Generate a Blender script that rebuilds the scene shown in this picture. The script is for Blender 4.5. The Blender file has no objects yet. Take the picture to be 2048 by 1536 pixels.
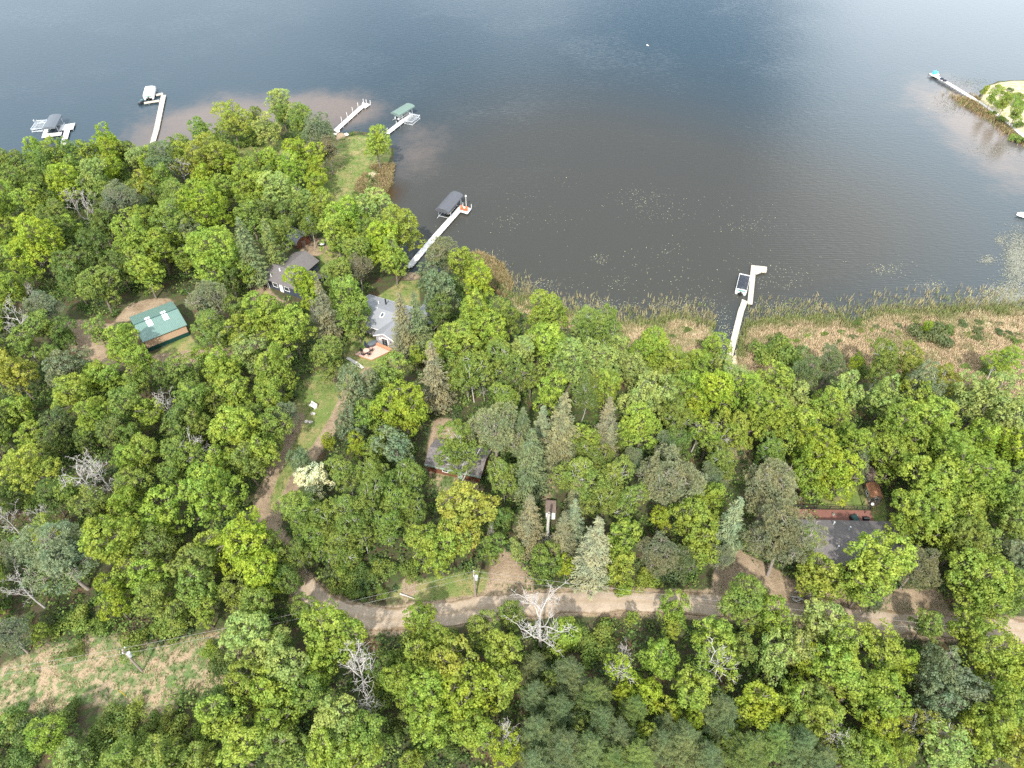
import bpy, math, random
import numpy as np
from mathutils import Vector, Matrix
scene = bpy.context.scene
R = math.radians
rng = np.random.default_rng(7)
random.seed(7)

# ------------------------------------------------------------------ camera
CAM_H = 100.0
PITCH = R(46.0)
FPX = 1420.0
cam_d = bpy.data.cameras.new("camera")
cam_d.sensor_width = 36.0
cam_d.lens = FPX / 2048 * 36
cam_d.clip_start = 1.0
cam_d.clip_end = 6000
cam = bpy.data.objects.new("camera", cam_d)
scene.collection.objects.link(cam)
cam.location = (0, 0, CAM_H)
cam.rotation_euler = (R(90) - PITCH, 0, 0)
scene.camera = cam
scene.render.resolution_x = 1024
scene.render.resolution_y = 768

# ------------------------------------------------------------------ light
SUN_EL, SUN_AZ = R(47), R(189)          # azimuth of the sun measured clockwise from +Y
sun_d = bpy.data.lights.new("sun", 'SUN')
sun_d.energy = 3.8
sun_d.angle = R(1.8)
sun_d.color = (1.0, 0.955, 0.88)
sun = bpy.data.objects.new("sun", sun_d)
scene.collection.objects.link(sun)
sd_ = Vector((math.sin(SUN_AZ) * math.cos(SUN_EL), math.cos(SUN_AZ) * math.cos(SUN_EL), math.sin(SUN_EL)))
sun.rotation_euler = sd_.to_track_quat('Z', 'Y').to_euler()

world = bpy.data.worlds.new("World")
scene.world = world
world.use_nodes = True
wn = world.node_tree
for n in list(wn.nodes):
    wn.nodes.remove(n)
def wnode(t, **k):
    n = wn.nodes.new(t)
    for a, b in k.items():
        setattr(n, a, b)
    return n
out = wnode('ShaderNodeOutputWorld')
sky = wnode('ShaderNodeTexSky')
sky.sky_type = 'NISHITA'
sky.sun_disc = False
sky.sun_elevation = SUN_EL
sky.sun_rotation = SUN_AZ
sky.air_density = 1.0
sky.dust_density = 1.5
tc = wnode('ShaderNodeTexCoord')
# clouds on the sky: noise on the direction, with clear openings in given directions
mp = wnode('ShaderNodeMapping')
mp.inputs['Scale'].default_value = (1.0, 1.0, 2.2)
wn.links.new(tc.outputs['Generated'], mp.inputs['Vector'])
nz = wnode('ShaderNodeTexNoise')
nz.inputs['Scale'].default_value = 1.8
nz.inputs['Detail'].default_value = 2
nz.inputs['Roughness'].default_value = 0.5
nz.inputs['Distortion'].default_value = 0.3
wn.links.new(mp.outputs['Vector'], nz.inputs['Vector'])
def dirv(u, v):
    x, y = (u - 1024) / FPX, (v - 768) / FPX
    d = Vector((x, math.cos(PITCH) - y * math.sin(PITCH), math.sin(PITCH) + y * math.cos(PITCH)))
    return d.normalized()
def addn(a, b, op='ADD'):
    m = wnode('ShaderNodeMath', operation=op)
    for i, s in enumerate((a, b)):
        if isinstance(s, (int, float)):
            m.inputs[i].default_value = s
        else:
            wn.links.new(s, m.inputs[i])
    return m.outputs[0]
cov = addn(addn(nz.outputs['Fac'], 0.5, 'SUBTRACT'), 0.0, 'MULTIPLY')
cov = addn(cov, 0.60)
for (u, v, rad, amt) in CLEARS if 'CLEARS' in globals() else [
        (1380, 60, 0.14, -0.50), (1400, 170, 0.13, -0.22), (800, 90, 0.25, -0.12), (300, 140, 0.40, -0.12), (40, 330, 0.25, -0.12), (1080, 30, 0.15, 0.14),
        (1850, 40, 0.30, 0.22), (1000, 330, 0.2, -0.20), (1750, 330, 0.30, 0.10), (1150, 480, 0.3, -0.42), (1500, 620, 0.3, -0.35)]:
    d = dirv(u, v)
    g = wnode('ShaderNodeVectorMath', operation='DISTANCE')
    nrm = wnode('ShaderNodeVectorMath', operation='NORMALIZE')
    wn.links.new(tc.outputs['Generated'], nrm.inputs[0])
    wn.links.new(nrm.outputs[0], g.inputs[0])
    g.inputs[1].default_value = d
    mr = wnode('ShaderNodeMapRange', interpolation_type='SMOOTHSTEP')
    mr.inputs['From Min'].default_value = 0
    mr.inputs['From Max'].default_value = rad * 1.6
    mr.inputs['To Min'].default_value = amt
    mr.inputs['To Max'].default_value = 0
    wn.links.new(g.outputs['Value'], mr.inputs['Value'])
    cov = addn(cov, mr.outputs[0])
cr = wnode('ShaderNodeMapRange', interpolation_type='SMOOTHSTEP')
cr.inputs['From Min'].default_value = 0.1
cr.inputs['From Max'].default_value = 0.9
wn.links.new(cov, cr.inputs['Value'])
bg1 = wnode('ShaderNodeBackground')
bg1.inputs['Strength'].default_value = 0.11
wn.links.new(sky.outputs[0], bg1.inputs['Color'])
bg2 = wnode('ShaderNodeBackground')
bg2.inputs['Color'].default_value = (0.86, 0.93, 1.0, 1)
bg2.inputs['Strength'].default_value = 1.9
mxs = wnode('ShaderNodeMixShader')
wn.links.new(cr.outputs[0], mxs.inputs[0])
wn.links.new(bg1.outputs[0], mxs.inputs[1])
wn.links.new(bg2.outputs[0], mxs.inputs[2])
wn.links.new(mxs.outputs[0], out.inputs[0])

scene.view_settings.view_transform = 'Standard'
scene.view_settings.look = 'None'
scene.view_settings.gamma = 1
scene.view_settings.exposure = 0.86
scene.cycles.max_bounces = 6
scene.cycles.diffuse_bounces = 3
scene.cycles.transmission_bounces = 3
scene.cycles.transparent_max_bounces = 4
scene.cycles.use_denoising = False

# ------------------------------------------------------------------ measuring helpers
SP, CP = math.sin(PITCH), math.cos(PITCH)
def P(u, v, h=0.8):
    """world x, y of the photo pixel (u, v) at the height h"""
    x, y = (u - 1024) / FPX, (v - 768) / FPX
    t = (CAM_H - h) / (SP + y * CP)
    return (x * t, t * (CP - y * SP))
def PP(lst, h=0.8):
    return np.array([P(u, v, h) for u, v in lst])
def inside(px, py, poly):
    res = np.zeros(px.shape, bool)
    n = len(poly)
    j = n - 1
    for i in range(n):
        xi, yi = poly[i]; xj, yj = poly[j]
        if yi != yj:
            c = ((yi > py) != (yj > py)) & (px < (xj - xi) * (py - yi) / (yj - yi) + xi)
            res ^= c
        j = i
    return res
def segdist(px, py, pts, closed=False):
    d = np.full(px.shape, 1e9)
    n = len(pts)
    for i in range(n if closed else n - 1):
        ax, ay = pts[i]; bx, by = pts[(i + 1) % n]
        dx, dy = bx - ax, by - ay
        L = dx * dx + dy * dy + 1e-9
        t = np.clip(((px - ax) * dx + (py - ay) * dy) / L, 0, 1)
        d = np.minimum(d, np.hypot(px - ax - t * dx, py - ay - t * dy))
    return d
def smooth_line(pts, step=1.5):
    pts = [np.array(p, float) for p in pts]
    out = []
    for i in range(len(pts) - 1):
        p0 = pts[max(i - 1, 0)]; p1 = pts[i]; p2 = pts[i + 1]; p3 = pts[min(i + 2, len(pts) - 1)]
        n = max(2, int(np.linalg.norm(p2 - p1) / step))
        for k in range(n):
            t = k / n
            out.append(0.5 * ((2 * p1) + (-p0 + p2) * t + (2 * p0 - 5 * p1 + 4 * p2 - p3) * t * t + (-p0 + 3 * p1 - 3 * p2 + p3) * t ** 3))
    out.append(pts[-1])
    return np.array(out)

# ------------------------------------------------------------------ materials
def new_mat(name):
    m = bpy.data.materials.new(name)
    m.use_nodes = True
    nt = m.node_tree
    nt.nodes.clear()
    o = nt.nodes.new('ShaderNodeOutputMaterial')
    return m, nt, o
class NT:
    def __init__(s, nt): s.nt = nt
    def n(s, t, **k):
        n = s.nt.nodes.new(t)
        for a, b in k.items():
            setattr(n, a, b)
        return n
    def l(s, a, b): s.nt.links.new(a, b)
    def math(s, op, a, b=0.0, clamp=False):
        m = s.n('ShaderNodeMath', operation=op)
        m.use_clamp = clamp
        for i, x in enumerate((a, b)):
            if isinstance(x, (int, float)): m.inputs[i].default_value = x
            else: s.l(x, m.inputs[i])
        return m.outputs[0]
    def mix(s, f, a, b, bt='MIX'):
        m = s.n('ShaderNodeMix', data_type='RGBA', blend_type=bt)
        for i, x in ((0, f), (6, a), (7, b)):
            if isinstance(x, (int, float)): m.inputs[i].default_value = x
            elif isinstance(x, tuple): m.inputs[i].default_value = (*x[:3], 1)
            else: s.l(x, m.inputs[i])
        return m.outputs[2]
    def noise(s, scale, detail=3, rough=0.5, vec=None, out='Fac', dist=0.0):
        n = s.n('ShaderNodeTexNoise')
        n.inputs['Scale'].default_value = scale
        n.inputs['Detail'].default_value = detail
        n.inputs['Roughness'].default_value = rough
        n.inputs['Distortion'].default_value = dist
        if vec is None:
            vec = s.n('ShaderNodeTexCoord').outputs['Object']
        s.l(vec, n.inputs['Vector'])
        return n.outputs[out]
    def rng(s, x, a, b, c=0.0, d=1.0, sm=True):
        m = s.n('ShaderNodeMapRange', interpolation_type='SMOOTHSTEP' if sm else 'LINEAR')
        s.l(x, m.inputs['Value'])
        for k, v in zip(('From Min', 'From Max', 'To Min', 'To Max'), (a, b, c, d)):
            m.inputs[k].default_value = v
        return m.outputs[0]
def mat(name, col, rough=0.7, var=0.25, scale=3.0, metal=0.0, spec=0.4, stretch=None, bump=0.0):
    m, nt, o = new_mat(name)
    N = NT(nt)
    b = N.n('ShaderNodeBsdfPrincipled')
    b.inputs['Roughness'].default_value = rough
    b.inputs['Metallic'].default_value = metal
    b.inputs['Specular IOR Level'].default_value = spec
    vec = N.n('ShaderNodeTexCoord').outputs['Object']
    if stretch:
        mp = N.n('ShaderNodeMapping'); mp.inputs['Scale'].default_value = stretch
        N.l(vec, mp.inputs['Vector']); vec = mp.outputs['Vector']
    f = N.noise(scale, 5, 0.65, vec)
    f2 = N.rng(f, 0.3, 0.7, 1 - var, 1 + var, sm=False)
    c = N.mix(1.0, tuple(col), f2, 'MULTIPLY')
    N.l(c, b.inputs['Base Color'])
    if bump:
        bp = N.n('ShaderNodeBump'); bp.inputs['Strength'].default_value = bump
        N.l(f, bp.inputs['Height']); N.l(bp.outputs[0], b.inputs['Normal'])
    N.l(b.outputs[0], o.inputs[0])
    return m
def leaf_mat(name, trans=0.32, yellow=0.3):
    """leaf colour = the tree's own colour times a per-leaf tint stored on the mesh"""
    m, nt, o = new_mat(name)
    N = NT(nt)
    oi = N.n('ShaderNodeObjectInfo')
    at = N.n('ShaderNodeAttribute', attribute_name='tint')
    sep = N.n('ShaderNodeSeparateColor'); N.l(at.outputs['Color'], sep.inputs[0])
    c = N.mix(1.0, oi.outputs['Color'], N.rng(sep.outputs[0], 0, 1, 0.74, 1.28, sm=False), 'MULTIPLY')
    c2 = N.mix(1.0, c, (1.15, 1.0, 0.75), 'MULTIPLY')
    c = N.mix(N.math('MULTIPLY', sep.outputs[1], yellow), c, c2)
    # leaf age changes through the crown: patches of fresher and older leaves
    geo = N.n('ShaderNodeNewGeometry').outputs['Position']
    ag = N.noise(0.35, 3, 0.6, geo)
    c = N.mix(N.rng(ag, 0.35, 0.65), N.mix(1.0, c, (0.84, 0.93, 0.95), 'MULTIPLY'), N.mix(1.0, c, (1.16, 1.06, 0.95), 'MULTIPLY'))
    d = N.n('ShaderNodeBsdfPrincipled')
    d.inputs['Roughness'].default_value = 0.6
    d.inputs['Specular IOR Level'].default_value = 0.25
    N.l(c, d.inputs['Base Color'])
    t = N.n('ShaderNodeBsdfTranslucent')
    N.l(N.mix(1.0, c, (1.0, 1.2, 0.7), 'MULTIPLY'), t.inputs['Color'])
    mx = N.n('ShaderNodeMixShader'); mx.inputs[0].default_value = trans
    N.l(d.outputs[0], mx.inputs[1]); N.l(t.outputs[0], mx.inputs[2])
    N.l(mx.outputs[0], o.inputs[0])
    return m
def vcol_mat(name, rough=0.7, trans=0.0):
    m, nt, o = new_mat(name)
    N = NT(nt)
    at = N.n('ShaderNodeAttribute', attribute_name='tint')
    d = N.n('ShaderNodeBsdfPrincipled')
    d.inputs['Roughness'].default_value = rough
    d.inputs['Specular IOR Level'].default_value = 0.2
    N.l(at.outputs['Color'], d.inputs['Base Color'])
    s = d.outputs[0]
    if trans:
        t = N.n('ShaderNodeBsdfTranslucent'); N.l(at.outputs['Color'], t.inputs['Color'])
        mx = N.n('ShaderNodeMixShader'); mx.inputs[0].default_value = trans
        N.l(s, mx.inputs[1]); N.l(t.outputs[0], mx.inputs[2]); s = mx.outputs[0]
    N.l(s, o.inputs[0])
    return m
M = dict(
    leaf=leaf_mat('leaf', 0.42), needle=leaf_mat('needle', 0.12, 0.35),
    veg=vcol_mat('low_plants', 0.7, 0.2), reed=vcol_mat('reed_blades', 0.75, 0.1), pad=vcol_mat('pads', 0.4),
    bark=mat('bark', (0.16, 0.13, 0.105), 0.9, 0.35, 6), whitebark=mat('white_bark', (0.42, 0.41, 0.36), 0.8, 0.35, 5),
    dead=mat('dead_wood', (0.37, 0.34, 0.31), 0.85, 0.35, 3), redbark=mat('pine_bark', (0.25, 0.21, 0.18), 0.9, 0.35, 5),
    greyplank=mat('grey_planks', (0.42, 0.39, 0.35), 0.75, 0.2, 4, stretch=(3, 3, 3)),
    whitedeck=mat('white_decking', (0.56, 0.54, 0.52), 0.6, 0.14, 4), greybark=mat('grey_bark', (0.26, 0.25, 0.21), 0.85, 0.3, 5), beigedeck=mat('beige_decking', (0.38, 0.33, 0.27), 0.7, 0.25, 5),
    oldplank=mat('weathered_planks', (0.50, 0.46, 0.41), 0.8, 0.3, 5),
    alu=mat('aluminium', (0.55, 0.57, 0.58), 0.4, 0.1, 5, metal=0.3), white=mat('white_paint', (0.78, 0.77, 0.74), 0.5, 0.06, 3),
    cream=mat('cream_cover', (0.80, 0.77, 0.72), 0.8, 0.08, 3), darkcan=mat('charcoal_canvas', (0.075, 0.078, 0.088), 0.75, 0.15, 3),
    darkcan2=mat('slate_canvas', (0.10, 0.115, 0.13), 0.7, 0.12, 3),
    greencan=mat('sage_canvas', (0.115, 0.165, 0.14), 0.7, 0.12, 3), blackcov=mat('black_cover', (0.02, 0.023, 0.03), 0.45, 0.6, 6, bump=0.6),
    teal=mat('teal_trim', (0.08, 0.24, 0.22), 0.5, 0.1, 3), black=mat('black', (0.015, 0.016, 0.018), 0.5, 0.2, 3),
    orange=mat('orange_plastic', (0.72, 0.11, 0.03), 0.5, 0.1, 3), red=mat('red_paint', (0.45, 0.05, 0.03), 0.5, 0.1, 3),
    blue=mat('blue_plastic', (0.02, 0.42, 0.68), 0.4, 0.1, 3), cyan=mat('cyan_plastic', (0.05, 0.6, 0.75), 0.4, 0.1, 3),
    greenmetal=mat('green_metal', (0.115, 0.19, 0.16), 0.45, 0.1, 2, spec=0.5), darkgreen=mat('dark_green_metal', (0.008, 0.045, 0.04), 0.5, 0.1, 2),
    tanwall=mat('tan_siding', (0.45, 0.30, 0.20), 0.7, 0.08, 2), skylight=mat('skylight_panel', (0.85, 0.87, 0.86), 0.4, 0.03, 2),
    shingle=mat('charcoal_shingles', (0.115, 0.103, 0.100), 0.9, 0.3, 5, bump=0.3), greyshingle=mat('grey_shingles', (0.20, 0.205, 0.215), 0.9, 0.2, 9, bump=0.3),
    brownshingle=mat('brown_shingles', (0.17, 0.125, 0.10), 0.9, 0.35, 5, bump=0.3), mossshingle=mat('old_shingles', (0.13, 0.115, 0.11), 0.9, 0.4, 3, bump=0.3),
    slatewall=mat('slate_siding', (0.045, 0.055, 0.08), 0.7, 0.1, 3), greywall=mat('grey_siding', (0.30, 0.28, 0.29), 0.7, 0.08, 3),
    brownwall=mat('brown_siding', (0.16, 0.06, 0.035), 0.8, 0.15, 3), palegreen=mat('pale_green_board', (0.30, 0.36, 0.31), 0.7, 0.12, 3),
    pinkdeck=mat('deck_boards', (0.52, 0.34, 0.27), 0.75, 0.15, 3, stretch=(1, 6, 1)), cedar=mat('cedar_boards', (0.40, 0.21, 0.12), 0.7, 0.15, 3),
    reddeck=mat('red_deck_boards', (0.19, 0.085, 0.065), 0.7, 0.15, 3), glass=mat('window_glass', (0.03, 0.04, 0.05), 0.1, 0.1, 3, spec=0.8),
    iron=mat('dark_iron', (0.03, 0.03, 0.035), 0.5, 0.1, 3), stone=mat('stone', (0.42, 0.38, 0.34), 0.9, 0.3, 2), wire=mat('wire', (0.30, 0.29, 0.27), 0.5, 0.1, 3),
    yellow=mat('yellow_plastic', (0.65, 0.42, 0.03), 0.5, 0.1, 3), polewood=mat('pole_wood', (0.27, 0.22, 0.18), 0.9, 0.2, 4), tyre=mat('rubber', (0.02, 0.025, 0.05), 0.7, 0.1, 3),
    orangeroof=mat('rusty_shingles', (0.33, 0.15, 0.08), 0.9, 0.35, 4), greyboard=mat('weathered_boards', (0.34, 0.29, 0.24), 0.85, 0.25, 4),
)

# ------------------------------------------------------------------ object helpers
ROOT = scene.collection
def tag(o, label=None, cat=None, group=None, kind=None):
    if label: o['label'] = label
    if cat: o['category'] = cat
    if group: o['group'] = group
    if kind: o['kind'] = kind
    return o
def thing(name, label, cat, loc=(0, 0, 0), rz=0.0, group=None):
    o = bpy.data.objects.new(name, None)
    ROOT.objects.link(o)
    o.empty_display_size = 0.3
    o.location = loc; o.rotation_euler = (0, 0, rz)
    return tag(o, label, cat, group)
def mesh_np(name, V, F, m=None, tint=None, smooth=False):
    V = np.asarray(V, np.float32).reshape(-1, 3); F = np.asarray(F, np.int32)
    k = F.shape[1]
    me = bpy.data.meshes.new(name)
    me.vertices.add(len(V)); me.vertices.foreach_set('co', V.ravel())
    me.loops.add(F.size); me.loops.foreach_set('vertex_index', F.ravel())
    me.polygons.add(len(F))
    me.polygons.foreach_set('loop_start', np.arange(0, F.size, k, dtype=np.int32))
    me.update(calc_edges=True)
    if tint is not None:
        ca = me.color_attributes.new('tint', 'FLOAT_COLOR', 'POINT')
        c = np.ones((len(V), 4), np.float32); c[:, :tint.shape[1]] = tint
        ca.data.foreach_set('color', c.ravel())
    if m: me.materials.append(m)
    if smooth: me.polygons.foreach_set('use_smooth', np.ones(len(F), bool))
    return me
def obj(name, me, parent=None, loc=None):
    o = bpy.data.objects.new(name, me); ROOT.objects.link(o)
    if parent is not None: o.parent = parent
    if loc is not None: o.location = loc
    return o
class MB:
    """collects boxes, tubes and slabs and links them as one mesh object"""
    def __init__(s): s.v = []; s.f = []
    def add(s, V, F):
        b = len(s.v); s.v += [tuple(map(float, p)) for p in V]; s.f += [tuple(i + b for i in f) for f in F]; return s
    def box(s, c, d, rz=0.0, tilt=0.0):
        x, y, z = d[0] / 2, d[1] / 2, d[2] / 2
        ca, sa = math.cos(rz), math.sin(rz)
        V = []
        for a, b_, e in ((-x, -y, -z), (x, -y, -z), (x, y, -z), (-x, y, -z), (-x, -y, z), (x, -y, z), (x, y, z), (-x, y, z)):
            if tilt:
                b_, e = b_ * math.cos(tilt) - e * math.sin(tilt), b_ * math.sin(tilt) + e * math.cos(tilt)
            V.append((c[0] + a * ca - b_ * sa, c[1] + a * sa + b_ * ca, c[2] + e))
        return s.add(V, [(0, 3, 2, 1), (4, 5, 6, 7), (0, 1, 5, 4), (1, 2, 6, 5), (2, 3, 7, 6), (3, 0, 4, 7)])
    def tube(s, p, q, r0, r1=None, n=6):
        r1 = r0 if r1 is None else r1
        p, q = Vector(p), Vector(q)
        d = (q - p).normalized()
        a = d.cross(Vector((0, 0, 1)) if abs(d.z) < 0.9 else Vector((1, 0, 0))).normalized(); b = d.cross(a)
        V = []
        for c, r in ((p, r0), (q, r1)):
            for i in range(n):
                t = 2 * math.pi * i / n
                V.append(c + a * math.cos(t) * r + b * math.sin(t) * r)
        F = [(i, (i + 1) % n, n + (i + 1) % n, n + i) for i in range(n)] + [tuple(range(n))[::-1], tuple(range(n, 2 * n))]
        return s.add(V, F)
    def prism(s, pts, z0, z1):
        n = len(pts)
        V = [(x, y, z0) for x, y in pts] + [(x, y, z1) for x, y in pts]
        A = sum(pts[i][0] * pts[(i + 1) % n][1] - pts[(i + 1) % n][0] * pts[i][1] for i in range(n))
        F = [tuple(range(n))[::-1], tuple(range(n, 2 * n))] + [(i, (i + 1) % n, n + (i + 1) % n, n + i) for i in range(n)]
        if A < 0: F = [f[::-1] for f in F]
        return s.add(V, F)
    def slab(s, a, b, c, d, t):
        """a slab of thickness t hanging below the quad a b c d"""
        q = [Vector(x) for x in (a, b, c, d)]
        n = (q[1] - q[0]).cross(q[3] - q[0]).normalized()
        if n.z < 0: q = q[::-1]; n = -n
        V = q + [x - n * t for x in q]
        return s.add(V, [(0, 1, 2, 3), (7, 6, 5, 4), (0, 4, 5, 1), (1, 5, 6, 2), (2, 6, 7, 3), (3, 7, 4, 0)])
    def build(s, name, m, parent=None, smooth=False, loc=None):
        me = bpy.data.meshes.new(name); me.from_pydata(s.v, [], s.f); me.materials.append(m)
        me.validate()
        if smooth: me.polygons.foreach_set('use_smooth', np.ones(len(me.polygons), bool))
        me.update()
        return obj(name, me, parent, loc)

# ------------------------------------------------------------------ terrain and water
SHORE = [(-400, 400), (-120, 372), (0, 352), (60, 345), (120, 330), (200, 325), (302, 318), (340, 315), (390, 300), (440, 262), (500, 250), (560, 245), (620, 240),
         (664, 262), (688, 272), (700, 262), (740, 266), (772, 274), (786, 300), (787, 325), (778, 345), (762, 360), (756, 385), (738, 405), (745, 425), (775, 450), (800, 490), (808, 525), (822, 545), (860, 548),
         (905, 540), (935, 535), (965, 560), (1000, 585), (1040, 602), (1100, 620), (1180, 642), (1240, 655), (1310, 650), (1350, 640), (1422, 655),
         (1434, 700), (1446, 727), (1462, 724), (1478, 690), (1500, 655), (1560, 642), (1640, 640), (1720, 650), (1765, 632), (1850, 629), (1950, 622), (2048, 625), (2500, 625)]
shore_w = [P(u, v, 0) for u, v in SHORE]
land_poly = np.array(shore_w + [(900, shore_w[-1][1]), (900, -700), (-900, -700), (-900, shore_w[0][1])])
PEN = [(1960, 182), (1975, 167), (2010, 160), (2048, 158), (2300, 150), (2300, 420), (2090, 305), (2048, 288), (2010, 262), (1985, 240), (1955, 224), (1925, 208), (1915, 198), (1950, 200)]
pen_w = PP(PEN, 0)
def signed_shore(x, y):
    d = segdist(x, y, land_poly, True)
    s = np.where(inside(x, y, land_poly), d, -d)
    d2 = segdist(x, y, pen_w, True)
    s2 = np.where(inside(x, y, pen_w), d2, -d2)
    return np.maximum(s, s2)
def sm(x, a, b):
    t = np.clip((x - a) / (b - a), 0, 1); return t * t * (3 - 2 * t)
def vnoise(x, y, sc, seed=0):
    r = np.random.default_rng(seed).random((64, 64))
    gx, gy = x / sc, y / sc
    ix, iy = np.floor(gx).astype(int), np.floor(gy).astype(int)
    fx, fy = gx - ix, gy - iy
    fx, fy = fx * fx * (3 - 2 * fx), fy * fy * (3 - 2 * fy)
    g = lambda a, b: r[a % 64, b % 64]
    return (g(ix, iy) * (1 - fx) + g(ix + 1, iy) * fx) * (1 - fy) + (g(ix, iy + 1) * (1 - fx) + g(ix + 1, iy + 1) * fx) * fy
MARSH = PP([(985, 560), (1040, 590), (1130, 610), (1230, 640), (1330, 630), (1425, 640), (1434, 700), (1447, 727), (1500, 620), (1640, 620), (1760, 612), (1900, 600), (2048, 608), (2500, 600),
            (2500, 860), (2048, 800), (1950, 790), (1860, 770), (1760, 760), (1640, 745), (1560, 770), (1500, 780), (1450, 750), (1400, 720), (1330, 715), (1260, 700), (1180, 660), (1100, 660), (1060, 650), (1020, 600)], 0.3)
LAWNS = [PP(l) for l in [
    [(468, 292), (530, 284), (600, 280), (650, 285), (690, 276), (720, 266), (772, 276), (784, 300), (770, 335), (740, 350), (722, 375), (715, 410), (690, 430), (650, 420), (648, 360), (610, 330), (560, 312), (500, 335), (475, 325)],
    [(505, 1020), (528, 945), (556, 880), (590, 800), (600, 765), (640, 745), (700, 735), (742, 752), (705, 790), (672, 832), (640, 885), (604, 940), (572, 1000), (548, 1050), (510, 1050)],
    [(690, 745), (688, 700), (705, 655), (745, 680), (832, 700), (845, 725), (800, 760), (735, 750)],
    [(755, 592), (800, 562), (838, 558), (840, 610), (800, 612)],
    [(640, 500), (690, 510), (690, 548), (640, 545)],
    [(300, 712), (380, 668), (402, 700), (395, 715), (312, 724)],
    [(780, 1195), (800, 1165), (900, 1150), (960, 1135), (985, 1160), (975, 1190), (880, 1205)],
    [(1640, 985), (1710, 975), (1770, 990), (1775, 1048), (1630, 1045)],
    [(1080, 1195), (1150, 1172), (1250, 1182), (1330, 1190), (1200, 1192)]]]
DIRTS = [PP(l) for l in [
    [(225, 645), (258, 608), (300, 597), (338, 596), (352, 606), (258, 642)],
    [(130, 640), (185, 640), (225, 650), (215, 690), (232, 745), (180, 740), (160, 690)],
    [(502, 575), (522, 562), (560, 598), (590, 612), (560, 612), (505, 605)],
    [(598, 478), (652, 476), (668, 492), (640, 510), (605, 515)],
    [(668, 262), (690, 262), (700, 272), (672, 278)],
    [(802, 540), (836, 536), (842, 556), (808, 560)],
    [(868, 835), (905, 838), (925, 870), (880, 900), (862, 960), (848, 930)],
    [(925, 930), (955, 945), (970, 985), (935, 980)],
    [(1040, 945), (1085, 945), (1102, 985), (1095, 1010), (1050, 990)],
    [(998, 1088), (1035, 1115), (1068, 1150), (1065, 1185), (960, 1198), (975, 1160), (985, 1110)],
    [(1430, 1120), (1480, 1100), (1570, 1150), (1620, 1180), (1700, 1175), (1880, 1180), (1905, 1238), (1700, 1232), (1560, 1215), (1420, 1200)],
    [(1725, 945), (1760, 950), (1765, 1010), (1735, 1015)],
    [(805, 1155), (830, 1145), (835, 1190), (800, 1200)]]]
BROWNS = [PP(l) for l in [
    [(0, 1335), (100, 1292), (200, 1270), (330, 1290), (450, 1255), (485, 1295), (445, 1375), (365, 1400), (330, 1440), (200, 1405), (100, 1425), (0, 1435), (-80, 1430), (-80, 1350)],
    [(1455, 885), (1500, 890), (1500, 960), (1450, 965)],  # brown shadow lying on the ground, put into its colour
    [(1045, 900), (1110, 930), (1110, 1000), (1060, 960)],
    [(865, 930), (960, 950), (940, 990), (860, 985)]]]
ROAD_PX = [(2700, 1330), (2400, 1294), (2200, 1275), (2048, 1265), (1900, 1254), (1750, 1241), (1600, 1227), (1450, 1213), (1350, 1207), (1250, 1203), (1150, 1203), (1080, 1207), (1000, 1213), (930, 1222), (860, 1232), (790, 1240), (730, 1238), (670, 1222), (625, 1195), (606, 1172)]
ROAD = smooth_line(PP(ROAD_PX))
TRACKS = [smooth_line(PP(l)) for l in [
    [(606, 1172), (585, 1130), (562, 1090), (545, 1060)],
    [(545, 1060), (522, 1015), (540, 960), (565, 905), (583, 865), (595, 835)],
    [(545, 1060), (556, 1020), (580, 985), (600, 945), (640, 890), (668, 845), (690, 800), (715, 765), (738, 742)],
    [(160, 690), (215, 726), (270, 726), (310, 722), (370, 714), (430, 712), (480, 700), (530, 672), (545, 640)]]]
TRACKW = [1.3, 1.1, 1.0, 1.7]

ax = np.concatenate([[-3500, -1500, -700, -420, -330], np.arange(-280, -130, 4), np.arange(-130, 130, 1.0), np.arange(130, 281, 4), [330, 420, 700, 1500, 3500]])
ay = np.concatenate([[-3500, -1500, -500, -150, -60], np.arange(-20, 22, 6), np.arange(22, 175, 1.0), np.arange(175, 350, 3), [400, 500, 800, 1500, 3500]])
GX, GY = np.meshgrid(ax, ay, indexing='ij')
S = signed_shore(GX, GY)
wob = vnoise(GX, GY, 3.0, 1) * 1.4 - 0.7
Sw = S + wob
marsh_m = inside(GX, GY, MARSH)
Z = np.where(Sw > 0, 0.05 + 0.75 * sm(Sw, 0, 5), -0.1 - 2.4 * sm(-Sw, 0, 28))
Z = np.where(marsh_m & (Sw > 0), 0.05 + 0.2 * sm(Sw, 0, 6), Z)
Z = Z + np.where(Sw > 3, (vnoise(GX, GY, 9, 2) - 0.5) * 0.22, 0) * np.where(marsh_m, 0.3, 1)
def ground_z(x, y):
    x = np.asarray(x, float); y = np.asarray(y, float)
    s = signed_shore(x, y)
    m = inside(x, y, MARSH)
    return np.where(s > 0, np.where(m, 0.05 + 0.2 * sm(s, 0, 6), 0.05 + 0.75 * sm(s, 0, 5)), 0.0)
def soft(poly, w=1.2):
    d = segdist(GX, GY, poly, True)
    return sm(np.where(inside(GX, GY, poly), d, -d), -w, w)
lawn = np.max([soft(p) for p in LAWNS], 0)
dirt = np.max([soft(p) for p in DIRTS] + [sm(-segdist(GX, GY, t), -w - 0.9, -w + 0.5) for t, w in zip(TRACKS, TRACKW)] + [sm(-segdist(GX, GY, ROAD), -3.2, -1.6)], 0)
marsh = soft(MARSH, 2.0)
pen_in = sm(np.where(inside(GX, GY, pen_w), segdist(GX, GY, pen_w, True), -segdist(GX, GY, pen_w, True)), -0.5, 3)
marsh = np.maximum(marsh, pen_in)
pt_reed = soft(PP([(740, 345), (790, 335), (785, 370), (765, 400), (730, 420), (705, 430), (712, 395), (725, 370)], 0.3), 1.5)
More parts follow.
